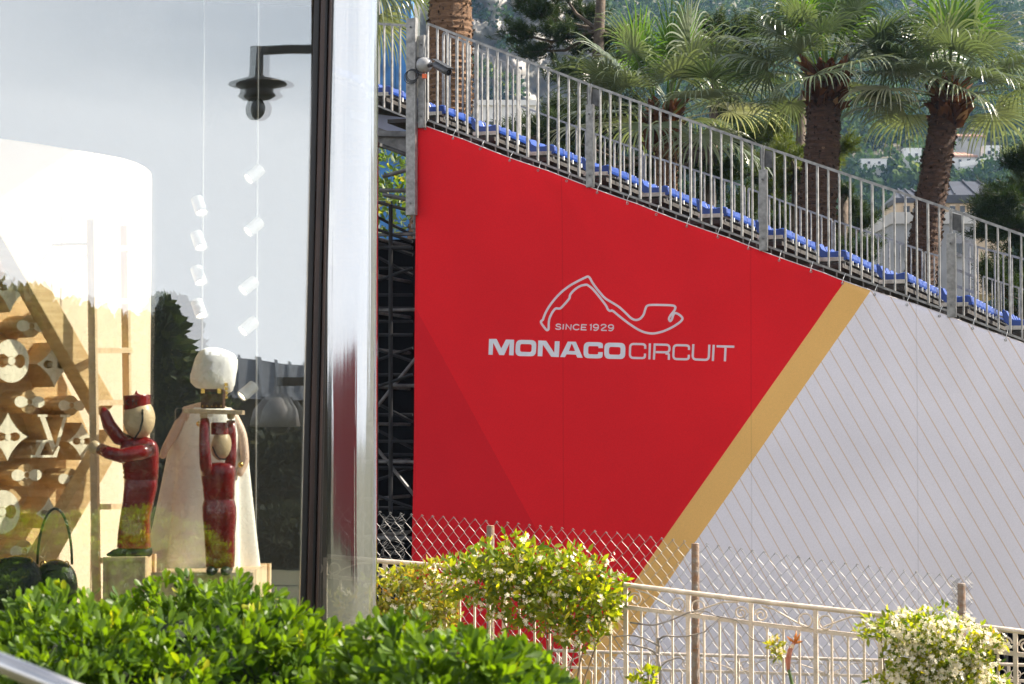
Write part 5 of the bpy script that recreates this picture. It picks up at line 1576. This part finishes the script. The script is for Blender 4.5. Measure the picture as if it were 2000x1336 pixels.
# ---- red lacquer dolls
def px(Y): return Y / FPX
def doll_left():
    Y = 13.25; s = px(Y)
    q = lambda x, y, o=0.0: P(x, y, Y) + Vector((0, o, 0))
    root = thing('lacquer_doll', 'red lacquer bellhop doll with wooden ball head reaching for the ladder', 'doll', q(258, 1086))
    m = MB(); m.ball(q(272, 818), (31 * s, 31 * s, 40 * s), 24, 16); m.build('head', M_HEAD, root, smooth=True)
    M = Matrix.Translation(q(268, 800)) @ Matrix.Rotation(R(-3), 4, 'Y')
    m = MB(); m.lathe([(24 * s, 0), (26 * s, 1 * s), (27 * s, 26 * s), (26 * s, 28 * s), (8 * s, 29 * s), (4 * s, 31 * s), (.5 * s, 38 * s)], 28, M); cap = m.build('cap', M_RED, root, smooth=False)
    # dark letters on the cap band
    ML = mat('dark_letter', (.05, .012, .012), .5, 0, .1)
    for cx_, pts in ((256, [(5 * math.cos(a), 5 * math.sin(a)) for a in np.linspace(0, 2 * math.pi, 15)]), (268, [(-4, -5), (-4, 5), (4, -5), (4, 5)])):
        m = MB(); m.tube([q(cx_ + p[0], 786 - p[1], -27.5 * s + abs(cx_ - 268) * s * .35) for p in pts], .0042, 5); m.build('letter', ML, cap)
    m = MB(); m.tube([q(283, 800, -.090), q(284, 820, -.098), q(279, 840, -.095), q(266, 858, -.07)], .006, 6); m.build('chin_strap', M_BLACK, root)
    def body(prof, name, sy=.55, mt=M_RED):
        m_ = MB(); vs = []; fs = []; n = 26
        for (cx_, y, w_) in prof:
            c = q(cx_, y)
            for j in range(n):
                a = 2 * math.pi * j / n; ca, sa = math.cos(a), math.sin(a)
                e = .62
                vs.append(c + Vector((math.copysign(abs(ca) ** e, ca) * w_ * s, math.copysign(abs(sa) ** e, sa) * w_ * s * sy, 0)))
        k = len(prof)
        for i in range(k - 1):
            for j in range(n): fs.append((i * n + j, (i + 1) * n + j, (i + 1) * n + (j + 1) % n, i * n + (j + 1) % n))
        fs += [tuple(range(n)), tuple(reversed(range((k - 1) * n, k * n)))]
        m_.add(vs, fs); return m_.build(name, mt, root, smooth=True)
    body([(272, 853, 14), (272, 858, 26), (271, 864, 34), (272, 874, 37), (273, 890, 37), (275, 915, 34), (276, 936, 32), (276, 937, 30)], 'torso')
    body([(276, 934, 28), (276, 938, 31), (275, 950, 32), (270, 980, 30), (264, 1010, 29), (262, 1040, 31), (262, 1068, 33), (262, 1071, 30)], 'trousers')
    m = MB(); m.tube([q(298, 878, -.06), q(280, 884, -.13), q(246, 890, -.17), q(222, 884, -.16), q(204, 876, -.13)], [.05, .052, .045, .04, .036], 16); m.build('arm', M_RED, root, smooth=True)
    m = MB(); m.ball(q(193, 873, -.12), 13 * s, 18, 12); m.build('hand', M_HEAD, root, smooth=True)
    m = MB(); m.tube([q(252, 864, .02), q(232, 856, .0), q(214, 830, -.02), q(206, 806, -.03), q(203, 796, -.03)], [.04, .045, .042, .032, .012], 14); m.build('arm', M_RED, root, smooth=True)
    for x0 in (246, 276):
        m = MB(); m.tube([q(x0 + 16, 1078, .02), q(x0, 1077, -.02), q(x0 - 22, 1080, -.05), q(x0 - 34, 1083, -.06)], [.030, .034, .022, .006], 12); m.build('shoe', M_BLACK, root, smooth=True)
    for i in range(5):
        m = MB(); m.ball(q(243 + i * .5, 896 + i * 9, -.04), .008, 8, 6); m.build('button', M_GOLD, root, smooth=True)
doll_left()

def doll_right():
    Y = 12.98; s = px(Y)
    q = lambda x, y, o=0.0: P(x, y, Y) + Vector((0, o, 0))
    root = thing('lacquer_doll', 'red lacquer doll holding a tray overhead in front of the caped mannequin', 'doll', q(428, 1118))
    m = MB(); m.ball(q(432, 870), (20 * s, 22 * s, 29 * s), 22, 14, Matrix.Rotation(R(8), 3, 'Y')); m.build('head', M_HEAD, root, smooth=True)
    m = MB(); m.lathe([(17 * s, 0), (18 * s, 1 * s), (18 * s, 22 * s), (16 * s, 24 * s), (.5 * s, 25 * s)], 24, Matrix.Translation(q(429, 849))); m.build('cap', M_RED, root)
    m = MB(); m.tube([q(418, 872, -.06), q(424, 886, -.075), q(432, 896, -.07), q(444, 897, -.05)], .005, 6); m.build('chin_strap', M_BLACK, root)
    def body(prof, name, mt=M_RED, sy=.7, e=.7):
        m_ = MB(); vs = []; fs = []; n = 26
        for (cx_, y, w_) in prof:
            c = q(cx_, y)
            for j in range(n):
                a = 2 * math.pi * j / n; ca, sa = math.cos(a), math.sin(a)
                vs.append(c + Vector((math.copysign(abs(ca) ** e, ca) * w_ * s, math.copysign(abs(sa) ** e, sa) * w_ * s * sy, 0)))
        k = len(prof)
        for i in range(k - 1):
            for j in range(n): fs.append((i * n + j, (i + 1) * n + j, (i + 1) * n + (j + 1) % n, i * n + (j + 1) % n))
        fs += [tuple(range(n)), tuple(reversed(range((k - 1) * n, k * n)))]
        m_.add(vs, fs); return m_.build(name, mt, root, smooth=True)
    body([(426, 903, 14), (426, 906, 26), (426, 912, 33), (426, 924, 34), (427, 950, 31), (428, 974, 30), (428, 977, 28)], 'torso')
    body([(428, 970, 27), (428, 978, 30), (428, 990, 33), (429, 1010, 33), (429, 1045, 30), (430, 1080, 29), (430, 1106, 28), (430, 1109, 26)], 'trousers')
    m = MB(); m.tube([q(410, 925, -.10), q(407, 905, -.12), q(405, 870, -.12), q(404, 830, -.10), q(403, 820, -.08)], [.04, .037, .034, .033, .028], 14); m.build('arm', M_RED, root, smooth=True)
    m = MB(); m.tube([q(448, 915, .02), q(450, 890, .04), q(450, 850, .04), q(450, 822, .02)], [.036, .034, .030, .026], 14); m.build('arm', M_RED, root, smooth=True)
    for x in (402, 450):
        m = MB(); m.ball(q(x, 812, -.09 if x < 420 else .02), 8 * s, 14, 10); m.build('hand', M_HEAD, root, smooth=True)
    for x in (415, 443):
        m = MB(); m.tube([q(x, 1112, .06), q(x, 1113, -.03), q(x - 1, 1116, -.12)], [.03, .034, .016], 12); m.build('shoe', M_BLACK, root, smooth=True)
    # tray held overhead, and the small studded trunk on it
    t = thing('wooden_tray', 'thin wooden tray held overhead by the right red doll', 'tray', q(418, 815, -.03))
    m = MB(); m.bar(q(362, 803, -.02), q(476, 806, .0), .20, .026); m.build('board', M_WOOD2, t, bevel=.003)
    t = thing('mini_trunk', 'small dark brown trunk with gold studs on the wooden tray', 'trunk', q(418, 800, -.04))
    m = MB(); m.box(q(417, 779, -.02), (44 * s, .10, 38 * s)); m.build('case', M_BROWN, t, bevel=.008)
    m = MB(); m.box(q(417, 768, -.02), (45 * s, .104, 3 * s)); m.build('lid_seam', M_BLACK, t)
    for x in (399, 408, 417, 426, 435):
        m = MB(); m.ball(q(x, 793, -.07), .006, 8, 6); m.build('stud', M_GOLD, t)
    for x in (400, 432):
        m = MB(); m.box(q(x, 764, -.075), (.022, .01, .03)); m.build('clasp', M_GOLD, t)
doll_right()

# ---- mannequin: one continuous body, hat and cape
def mannequin():
    Y = 13.65; s = px(Y)
    q = lambda x, y, o=0.0: P(x, y, Y) + Vector((0, o, 0))
    root = thing('mannequin', 'mannequin in white fur hat and long ivory cape behind the right doll', 'mannequin', Vector((q(400, 1130).x, Y, FLZ)))
    # lofted torso, neck and head in profile (facing right), arm grown from the same mesh by a skin modifier
    verts = [(395, 1020), (397, 930), (402, 860), (408, 806), (420, 788), (428, 770), (436, 742), (434, 718), (452, 752),  # pelvis..head, face
             (366, 806), (348, 838), (328, 876), (322, 896),   # left arm
             (452, 812), (474, 850), (482, 900), (470, 930)]   # right arm under the cape
    offs = [0, 0, 0, 0, 0, 0, 0, 0, -.03, -.02, -.06, -.10, -.12, .02, -.02, -.06, -.10]
    rad = [(.11, .13), (.10, .12), (.11, .14), (.075, .13), (.05, .05), (.05, .05), (.085, .08), (.07, .07), (.045, .045), (.05, .05), (.036, .036), (.028, .028), (.03, .022), (.05, .05), (.036, .036), (.028, .028), (.03, .022)]
    edges = [(0, 1), (1, 2), (2, 3), (3, 4), (4, 5), (5, 6), (6, 7), (6, 8), (3, 9), (9, 10), (10, 11), (11, 12), (3, 13), (13, 14), (14, 15), (15, 16)]
    b0 = world_of(root)
    me = bpy.data.meshes.new('body'); me.from_pydata([(q(*v, o) - b0)[:] for v, o in zip(verts, offs)], edges, [])
    ob = bpy.data.objects.new('body', me); COL.objects.link(ob); ob.parent = root
    sk = ob.modifiers.new('skin', 'SKIN')
    if not me.skin_vertices: me.skin_vertices.new()
    for i, sv in enumerate(me.skin_vertices[0].data): sv.radius = rad[i]; sv.use_root = (i == 0)
    su = ob.modifiers.new('sub', 'SUBSURF'); su.levels = 2; su.render_levels = 2
    me.materials.append(M_SKIN)
    # fur hat
    hb = MB()
    pr_ = [(.02, -44), (30, -42), (41, -34), (44, -20), (43, -4), (42, 12), (38, 28), (28, 38), (12, 42), (.5, 43)]
    hb.lathe([(r * s, z * s) for r, z in pr_], 34, Matrix.Translation(q(420, 722)) @ Matrix.Rotation(R(12), 4, 'Y'), mod=lambda a, t_: 1 + .03 * math.sin(5 * a + 9 * t_) + .02 * math.sin(11 * a))
    hat = hb.build('fur_hat', M_FUR, root, smooth=True)
    # cape: cone of soft folds hanging from the shoulders
    n = 72; rows = 26; vs = []; fs = []
    for i in range(rows):
        t_ = i / (rows - 1)
        y = 796 + (1128 - 796) * t_
        cx_ = 410 - 16 * t_
        wx = (46 + 18 * min(1, t_ * 6) + 34 * t_) if t_ > 0 else 40
        c = q(cx_, y)
        for j in range(n):
            a = 2 * math.pi * j / n
            f = 1 + (.03 + .15 * t_) * math.sin(6 * a + .9) + .06 * t_ * math.sin(11 * a + 2)
            vs.append(c + Vector((wx * s * f * math.cos(a), wx * s * f * .62 * math.sin(a), .012 * math.sin(5 * a) * t_)))
    for i in range(rows - 1):
        for j in range(n): fs.append((i * n + j, (i + 1) * n + j, (i + 1) * n + (j + 1) % n, i * n + (j + 1) % n))
    cb = MB(); cb.add(vs, fs); cape = cb.build('cape', M_CAPE, root, smooth=True)
    cape.modifiers.new('t', 'SOLIDIFY').thickness = .006
    cb = MB(); cb.lathe([(26 * s, 0), (34 * s, 3 * s), (44 * s, -6 * s), (46 * s, -14 * s)], 30, Matrix.Translation(q(411, 800)), sy=.7); cb.build('collar', M_CAPE, root, smooth=True)
    m = MB(); m.box(q(352, 812, -.01), (.05, .12, .10)); m.build('dark_top', M_BLACK, root, bevel=.02)
    for i, (x, y) in enumerate(((398, 828), (458, 905), (478, 907))):
        m = MB(); m.ball(q(x, y, -.20 if i else -.21), .018, 12, 8); m.build('button', M_GOLD, root, smooth=True)
    for k in range(4):
        m = MB(); m.box(q(446, 752 + k * 8, -.10), (.02, .012, .02)); m.build('earring', M_GOLD, root)
mannequin()

# ---- crates and plinths the display stands on
def crate(label, x0, x1, y0, y1, Y, d, frame=True, mt=M_WOOD2):
    a_ = P(x0, y1, Y); b_ = P(x1, y0, Y)
    t = thing('crate', label, 'crate', Vector(((a_.x + b_.x) / 2, Y + d / 2, FLZ)))
    z0 = FLZ; z1 = b_.z
    m = MB(); m.box(((a_.x + b_.x) / 2, Y + d / 2, (z0 + z1) / 2), (b_.x - a_.x - .02, d - .02, z1 - z0 - .01)); m.build('side', mt, t)
    w_ = .025
    if frame:
        for x in (a_.x, b_.x):
            for y in (Y, Y + d):
                m = MB(); m.bar((x, y, z0), (x, y, z1), w_); m.build('edge_batten', M_WOOD2, t)
        for y in (Y, Y + d):
            m = MB(); m.bar((a_.x + w_ / 2, y, z1 - w_ / 2), (b_.x - w_ / 2, y, z1 - w_ / 2), w_); m.build('edge_batten', M_WOOD2, t)
    return t
crate('pale framed wooden crate under the left red doll', 206, 282, 1088, 1180, 13.05, .35)
crate('low wooden plinth under the right red doll and mannequin', 300, 492, 1118, 1180, 12.85 + .12, .9, frame=True)
t = crate('white display plinth under the black handbags', -60, 150, 1190, 1210, 12.75, .45, False, M_WHITEP)

# ---- handbags
def bag(label, cx_, base_y, w_, h_, Y, handle, rot=0.0):
    c = P(cx_, base_y, Y); s = px(Y); W = w_ * s; H = h_ * s
    t = thing('handbag', label, 'handbag', c, 'black leather handbags')
    m = MB(); vs = []; fs = []; n = 30; rows = 9
    for i in range(rows):
        v = -1 + 2 * i / (rows - 1)
        sc_ = (1 - abs(v) ** 3 * .22)
        for j in range(n):
            a = math.pi * 2 * j / n
            x = math.cos(a); z = math.sin(a)
            x = math.copysign(abs(x) ** .75, x); z = (z * .5 + .5) if z > 0 else .5 * (1 - abs(z) ** .35)
            vs.append(c + Vector((x * W / 2 * sc_, v * .07, z * H * sc_)))
    for i in range(rows - 1):
        for j in range(n): fs.append((i * n + j, i * n + (j + 1) % n, (i + 1) * n + (j + 1) % n, (i + 1) * n + j))
    fs += [tuple(reversed(range(n))), tuple(range((rows - 1) * n, rows * n))]
    m.add(vs, fs); m.build('body', M_LEATH, t, smooth=True)
    for v in (-.066, .066):
        m = MB(); m.tube([c + Vector((math.copysign(abs(math.cos(a)) ** .75, math.cos(a)) * W * .40, v, (math.sin(a) * .5 + .5) * H * .83)) for a in np.linspace(0, math.pi, 16)], .006, 6); m.build('piping', M_BLACK, t)
    for sx in (-1, 1):
        m = MB(); a_ = c + Vector((sx * W * .27, -.03, H * .9)); m.tube([a_ + Vector((math.cos(k) * .014, 0, math.sin(k) * .018 + .01)) for k in np.linspace(0, 6.28, 13)[:-1]], .004, 6, closed=True); m.build('ring', M_GOLD, t)
    m = MB(); m.tube([c + Vector((math.cos(a) * W * handle[0], -.03, H * .93 + math.sin(a) * handle[1] * s)) for a in np.linspace(math.pi, 0, 20)], .008, 8); m.build('handle', M_LEATH, t, smooth=True)
    m = MB(); m.tube([c + Vector((x * W, 0, H * (1.0 - x * x * 1.2) + .004)) for x in np.linspace(-.38, .38, 12)], .005, 6); m.build('zip', M_GOLD, t)
bag('larger black leather handbag with tall handle at the lower left corner of the window', 32, 1192, 100, 104, 12.78, (.28, 4))
bag('smaller black leather handbag with arched handle beside the larger one', 108, 1192, 84, 96, 12.95, (.40, 108))

# ---- spotlights on two vertical tracks
M_LAMP = bpy.data.materials.new('lit_lens'); M_LAMP.use_nodes = True
bsdf = M_LAMP.node_tree.nodes['Principled BSDF']
bsdf.inputs['Emission Color'].default_value = (1, .86, .62, 1); bsdf.inputs['Emission Strength'].default_value = 2.2; bsdf.inputs['Base Color'].default_value = (.8, .75, .65, 1)
def spots(label, x, Y, lst, face):
    tr = thing('lamp_track', label[0], 'track', Vector((P(x, 700, Y).x, Y, FLZ)), 'lamp tracks in the shop')
    m = MB(); b_ = P(x, 700, Y); m.bar((b_.x, Y + .06, FLZ), (b_.x, Y + .06, ZC), .009, .009); m.build('profile', mat('grey_track', (.22, .22, .22), .5, 0, .1), tr)
    for i, (sx, sy) in enumerate(lst):
        c = P(sx, sy, Y - .03)
        t = thing('spotlight', label[1][i], 'spotlight', c, 'white spotlights on the tracks')
        d = Vector(face).normalized()
        Mx = Matrix.Translation(c) @ d.to_track_quat('Z', 'Y').to_matrix().to_4x4()
        m = MB(); m.lathe([(.002, -.062), (.038, -.062), (.041, -.058), (.041, .058), (.037, .062), (.034, .05)], 24, Mx); m.build('body', M_TRACKP, t)
        m = MB(); m.lathe([(.033, .045), (.033, .052), (.002, .053)], 20, Mx); m.build('lens', M_LAMP, t)
        m = MB(); m.tube([c, Vector((b_.x, Y + .05, c.z + .02))], .009, 8); m.build('arm', M_TRACKP, t)
od = ('topmost', 'second', 'third', 'lowest')
spots(('left of two slim white lamp tracks in the window', [w + ' spotlight on the left lamp track' for w in od]), 392, 14.5, ((389, 402), (388, 470), (388, 538), (389, 603)), (.35, -.45, -.85))
spots(('right of two slim white lamp tracks in the window', [w + ' spotlight on the right lamp track' for w in ('topmost', 'second', 'third', 'fourth', 'lowest')]), 499, 14.5, ((497, 340), (496, 443), (486, 558), (486, 637), (484, 764)), (-.65, -.45, -.62))

# ================================================================== what the window mirrors, standing behind the viewer
M_LAMPM = mat('dark_lamp_metal', (.035, .03, .028), .4, .6, .2)
M_LAMPG = mat('grey_lamp_metal', (.22, .21, .20), .5, .3, .15)
def VP(x, y, Y): return mirror(P(x, y, Y))
def street_lamp(label, x, y, Yv, kind):
    top = VP(x, y, Yv); s = Yv / FPX
    arm = mirror(P(x + 300, y, Yv)) - top; arm.z = 0; arm.normalize()
    pole = top + arm * 1.6
    t = thing('street_lamp', label, 'lamp', Vector((pole.x, pole.y, 0)), 'lamps mirrored in the shop window')
    if kind == 'hat':
        m = MB(); m.lathe([(14 * s, 70 * s), (15 * s, 40 * s), (16 * s, 12 * s), (20 * s, 8 * s), (62 * s, -4 * s), (64 * s, -8 * s), (40 * s, -14 * s), (38 * s, -22 * s), (44 * s, -30 * s), (34 * s, -36 * s), (.5 * s, -37 * s)], 32, Matrix.Translation(top)); m.build('shade', M_LAMPM, t, smooth=True)
        m = MB(); m.ball(top + Vector((0, 0, -56 * s)), 23 * s, 20, 14); m.build('globe', mat('smoked_globe', (.03, .035, .04), .08, 0, .1), t, smooth=True)
        za = 62 * s
    else:
        m = MB(); m.lathe([(6 * s, 70 * s), (8 * s, 40 * s), (28 * s, 28 * s), (42 * s, 6 * s), (48 * s, -26 * s), (46 * s, -28 * s), (.5 * s, -27 * s)], 28, Matrix.Translation(top)); m.build('shade', M_LAMPG, t, smooth=True)
        m = MB(); m.ball(top + Vector((0, 0, -30 * s)), (26 * s, 26 * s, 14 * s), 18, 10); m.build('globe', mat('smoked_globe', (.03, .035, .04), .08, 0, .1), t, smooth=True)
        za = 62 * s
    m = MB(); m.bar(top + Vector((0, 0, za)), pole + Vector((0, 0, za)), .09, .09); m.build('arm', M_LAMPM, t)
    m = MB(); m.tube([Vector((pole.x, pole.y, 0)), pole + Vector((0, 0, za + .2))], [.09, .06], 14); m.build('pole', M_LAMPM, t)
street_lamp('hanging dark street lamp mirrored in the upper shop window', 500, 158, 24, 'hat')
street_lamp('grey bell shaped street lamp mirrored low in the shop window', 540, 806, 22, 'bell')

def mirrored_house():
    a = VP(330, 780, 62); b_ = VP(1000, 790, 62); c = VP(330, 690, 68); d = VP(1000, 740, 68)
    t = thing('house', 'dark roofed house mirrored in the shop window', 'house', Vector(((a.x + b_.x) / 2, (a.y + b_.y) / 2, 0)))
    back_ = (c - a); back_.z = 0
    m = MB(); q0 = Vector((a.x, a.y, 0)); q1 = Vector((b_.x, b_.y, 0)); q2 = q1 + back_ * 2; q3 = q0 + back_ * 2
    zt = a.z
    m.add([q0, q1, q2, q3] + [Vector((p.x, p.y, zt)) for p in (q0, q1, q2, q3)], [(3, 2, 1, 0), (4, 5, 6, 7), (0, 1, 5, 4), (1, 2, 6, 5), (2, 3, 7, 6), (3, 0, 4, 7)]); m.build('wall', mat('dark_house_wall', (.12, .10, .08), .9, 0, .2, .8), t)
    rf = MB(); ov = (b_ - a).normalized() * .4
    rf.add([a - ov - back_ * .1 + UP * .03, b_ + ov - back_ * .1 + UP * .03, d + ov, c - ov, q2 + UP * (zt + .03) + ov, q3 + UP * (zt + .03) - ov], [(0, 1, 2, 3), (3, 2, 4, 5), (0, 3, 5), (1, 4, 2)])
    ro = rf.build('roof', mat('slate_roof', (.07, .075, .085), .5, 0, .25, 1.5, .4, 4), t)
    for i in range(24):
        q = (i + .5) / 24; p0 = a.lerp(b_, q) - back_ * .1 + UP * .07; p1 = c.lerp(d, q) + UP * .05
        m = MB(); m.bar(p0, p1, .10, .08); m.build('roof_seam', MATS['slate_roof'], ro)
    for i in range(5):
        p = a.lerp(b_, .1 + .2 * i); m = MB(); m.box(Vector((p.x, p.y, zt * .5)) - back_.normalized() * .04, (1.0, .12, 1.4)); m.build('window', M_PANE, t)
mirrored_house()

M_DBUSH = leafmat('shaded_bush_leaves', (.008, .014, .006), (.018, .026, .009), (.06, .06, .02), .7, .05, spec=.2)  # leaves coloured near black so the mirrored planting reads as shaded
def mirrored_green(name, label, blobs, Yv, n, size, lm, thick, cat, seed):
    rs = np.random.default_rng(seed); s = Yv / FPX
    c0 = VP(blobs[0][0], 1100, Yv)
    t = thing(name, label, cat, Vector((c0.x, c0.y, 0)))
    pos = []; dirs = []; tot = sum(b[2] * b[3] for b in blobs)
    m = MB()
    for (x, y, rx, ry) in blobs:
        k = int(n * rx * ry / tot); c = VP(x, y, Yv); e = unit(rs.normal(size=(k, 3)))
        pos.append(np.array(c[:]) + e * rs.random((k, 1)) ** .35 * np.array([rx * s, max(thick, rx * s * .6), ry * s])); dirs.append(e + rs.normal(size=(k, 3)) * .6)
        m.tube([Vector((c.x, c.y, 0)), c], [.09, .03], 7)
    V, F, Tn = scatter(*LEAF_Q, np.concatenate(pos), np.concatenate(dirs), rs.uniform(.6, 1.1, sum(len(p) for p in pos)) * size)
    tag(fast_mesh('crown', V, F, lm, t, uvv=Tn), kind='stuff')
    m.build('trunk', M_BRANCH, t)
mirrored_green('cypress_tree', 'dark cypress mirrored in the window left of the mannequin', [(330, 770, 70, 80), (318, 690, 30, 90), (312, 640, 22, 60), (380, 800, 60, 60)], 46, 5200, .3, M_PINE, .8, 'tree', 71)
mirrored_green('garden_hedge', 'dark hedge bank mirrored low in the shop window', [(300, 960, 140, 130), (480, 980, 140, 150), (640, 970, 140, 150), (800, 970, 140, 150), (120, 990, 140, 130), (-60, 990, 140, 130)], 40, 15000, .2, M_DBUSH, .9, 'hedge', 72)

mirrored_green('garden_tree', 'broad dark tree mirrored over the left part of the shop window', [(60, 720, 170, 150), (200, 740, 120, 130), (-100, 700, 160, 170), (250, 860, 120, 120), (100, 880, 160, 110)], 50, 9000, .34, M_PINE, 1.6, 'tree', 73)
# red barrier cloth standing off to the right, seen only in the curved corner glass
t = thing('barrier_banner', 'red banner mirrored in the curved corner glass of the shop', 'banner', Vector((16, 6, -.4)))
b_ = MB(); nn_ = 40
vs = []
for i in range(nn_ + 1):
    for z in (-.4, 2.9): vs.append((16 + .05 * math.sin(i * .9), -9 + 21 * i / nn_, z))
b_.add(vs, [(2 * i, 2 * i + 2, 2 * i + 3, 2 * i + 1) for i in range(nn_)]); b_.build('cloth', mat('red_cloth', (.36, .03, .04), .8, 0, .05, 3), t)
for i in range(7):
    b_ = MB(); y_ = -9 + 3.4 * i; b_.tube([(16.08, y_, -.4), (16.08, y_, 3.5)], .03, 8); b_.build('post', M_GALV, t)

mirrored_green('garden_hedge', 'low dark planting mirrored along the bottom of the shop window', [(300, 1065, 110, 70), (420, 1060, 110, 75), (560, 1065, 110, 75), (700, 1065, 110, 75), (180, 1065, 110, 70), (60, 1065, 110, 70), (-60, 1065, 110, 70)], 27, 9000, .13, M_DBUSH, .5, 'hedge', 74)
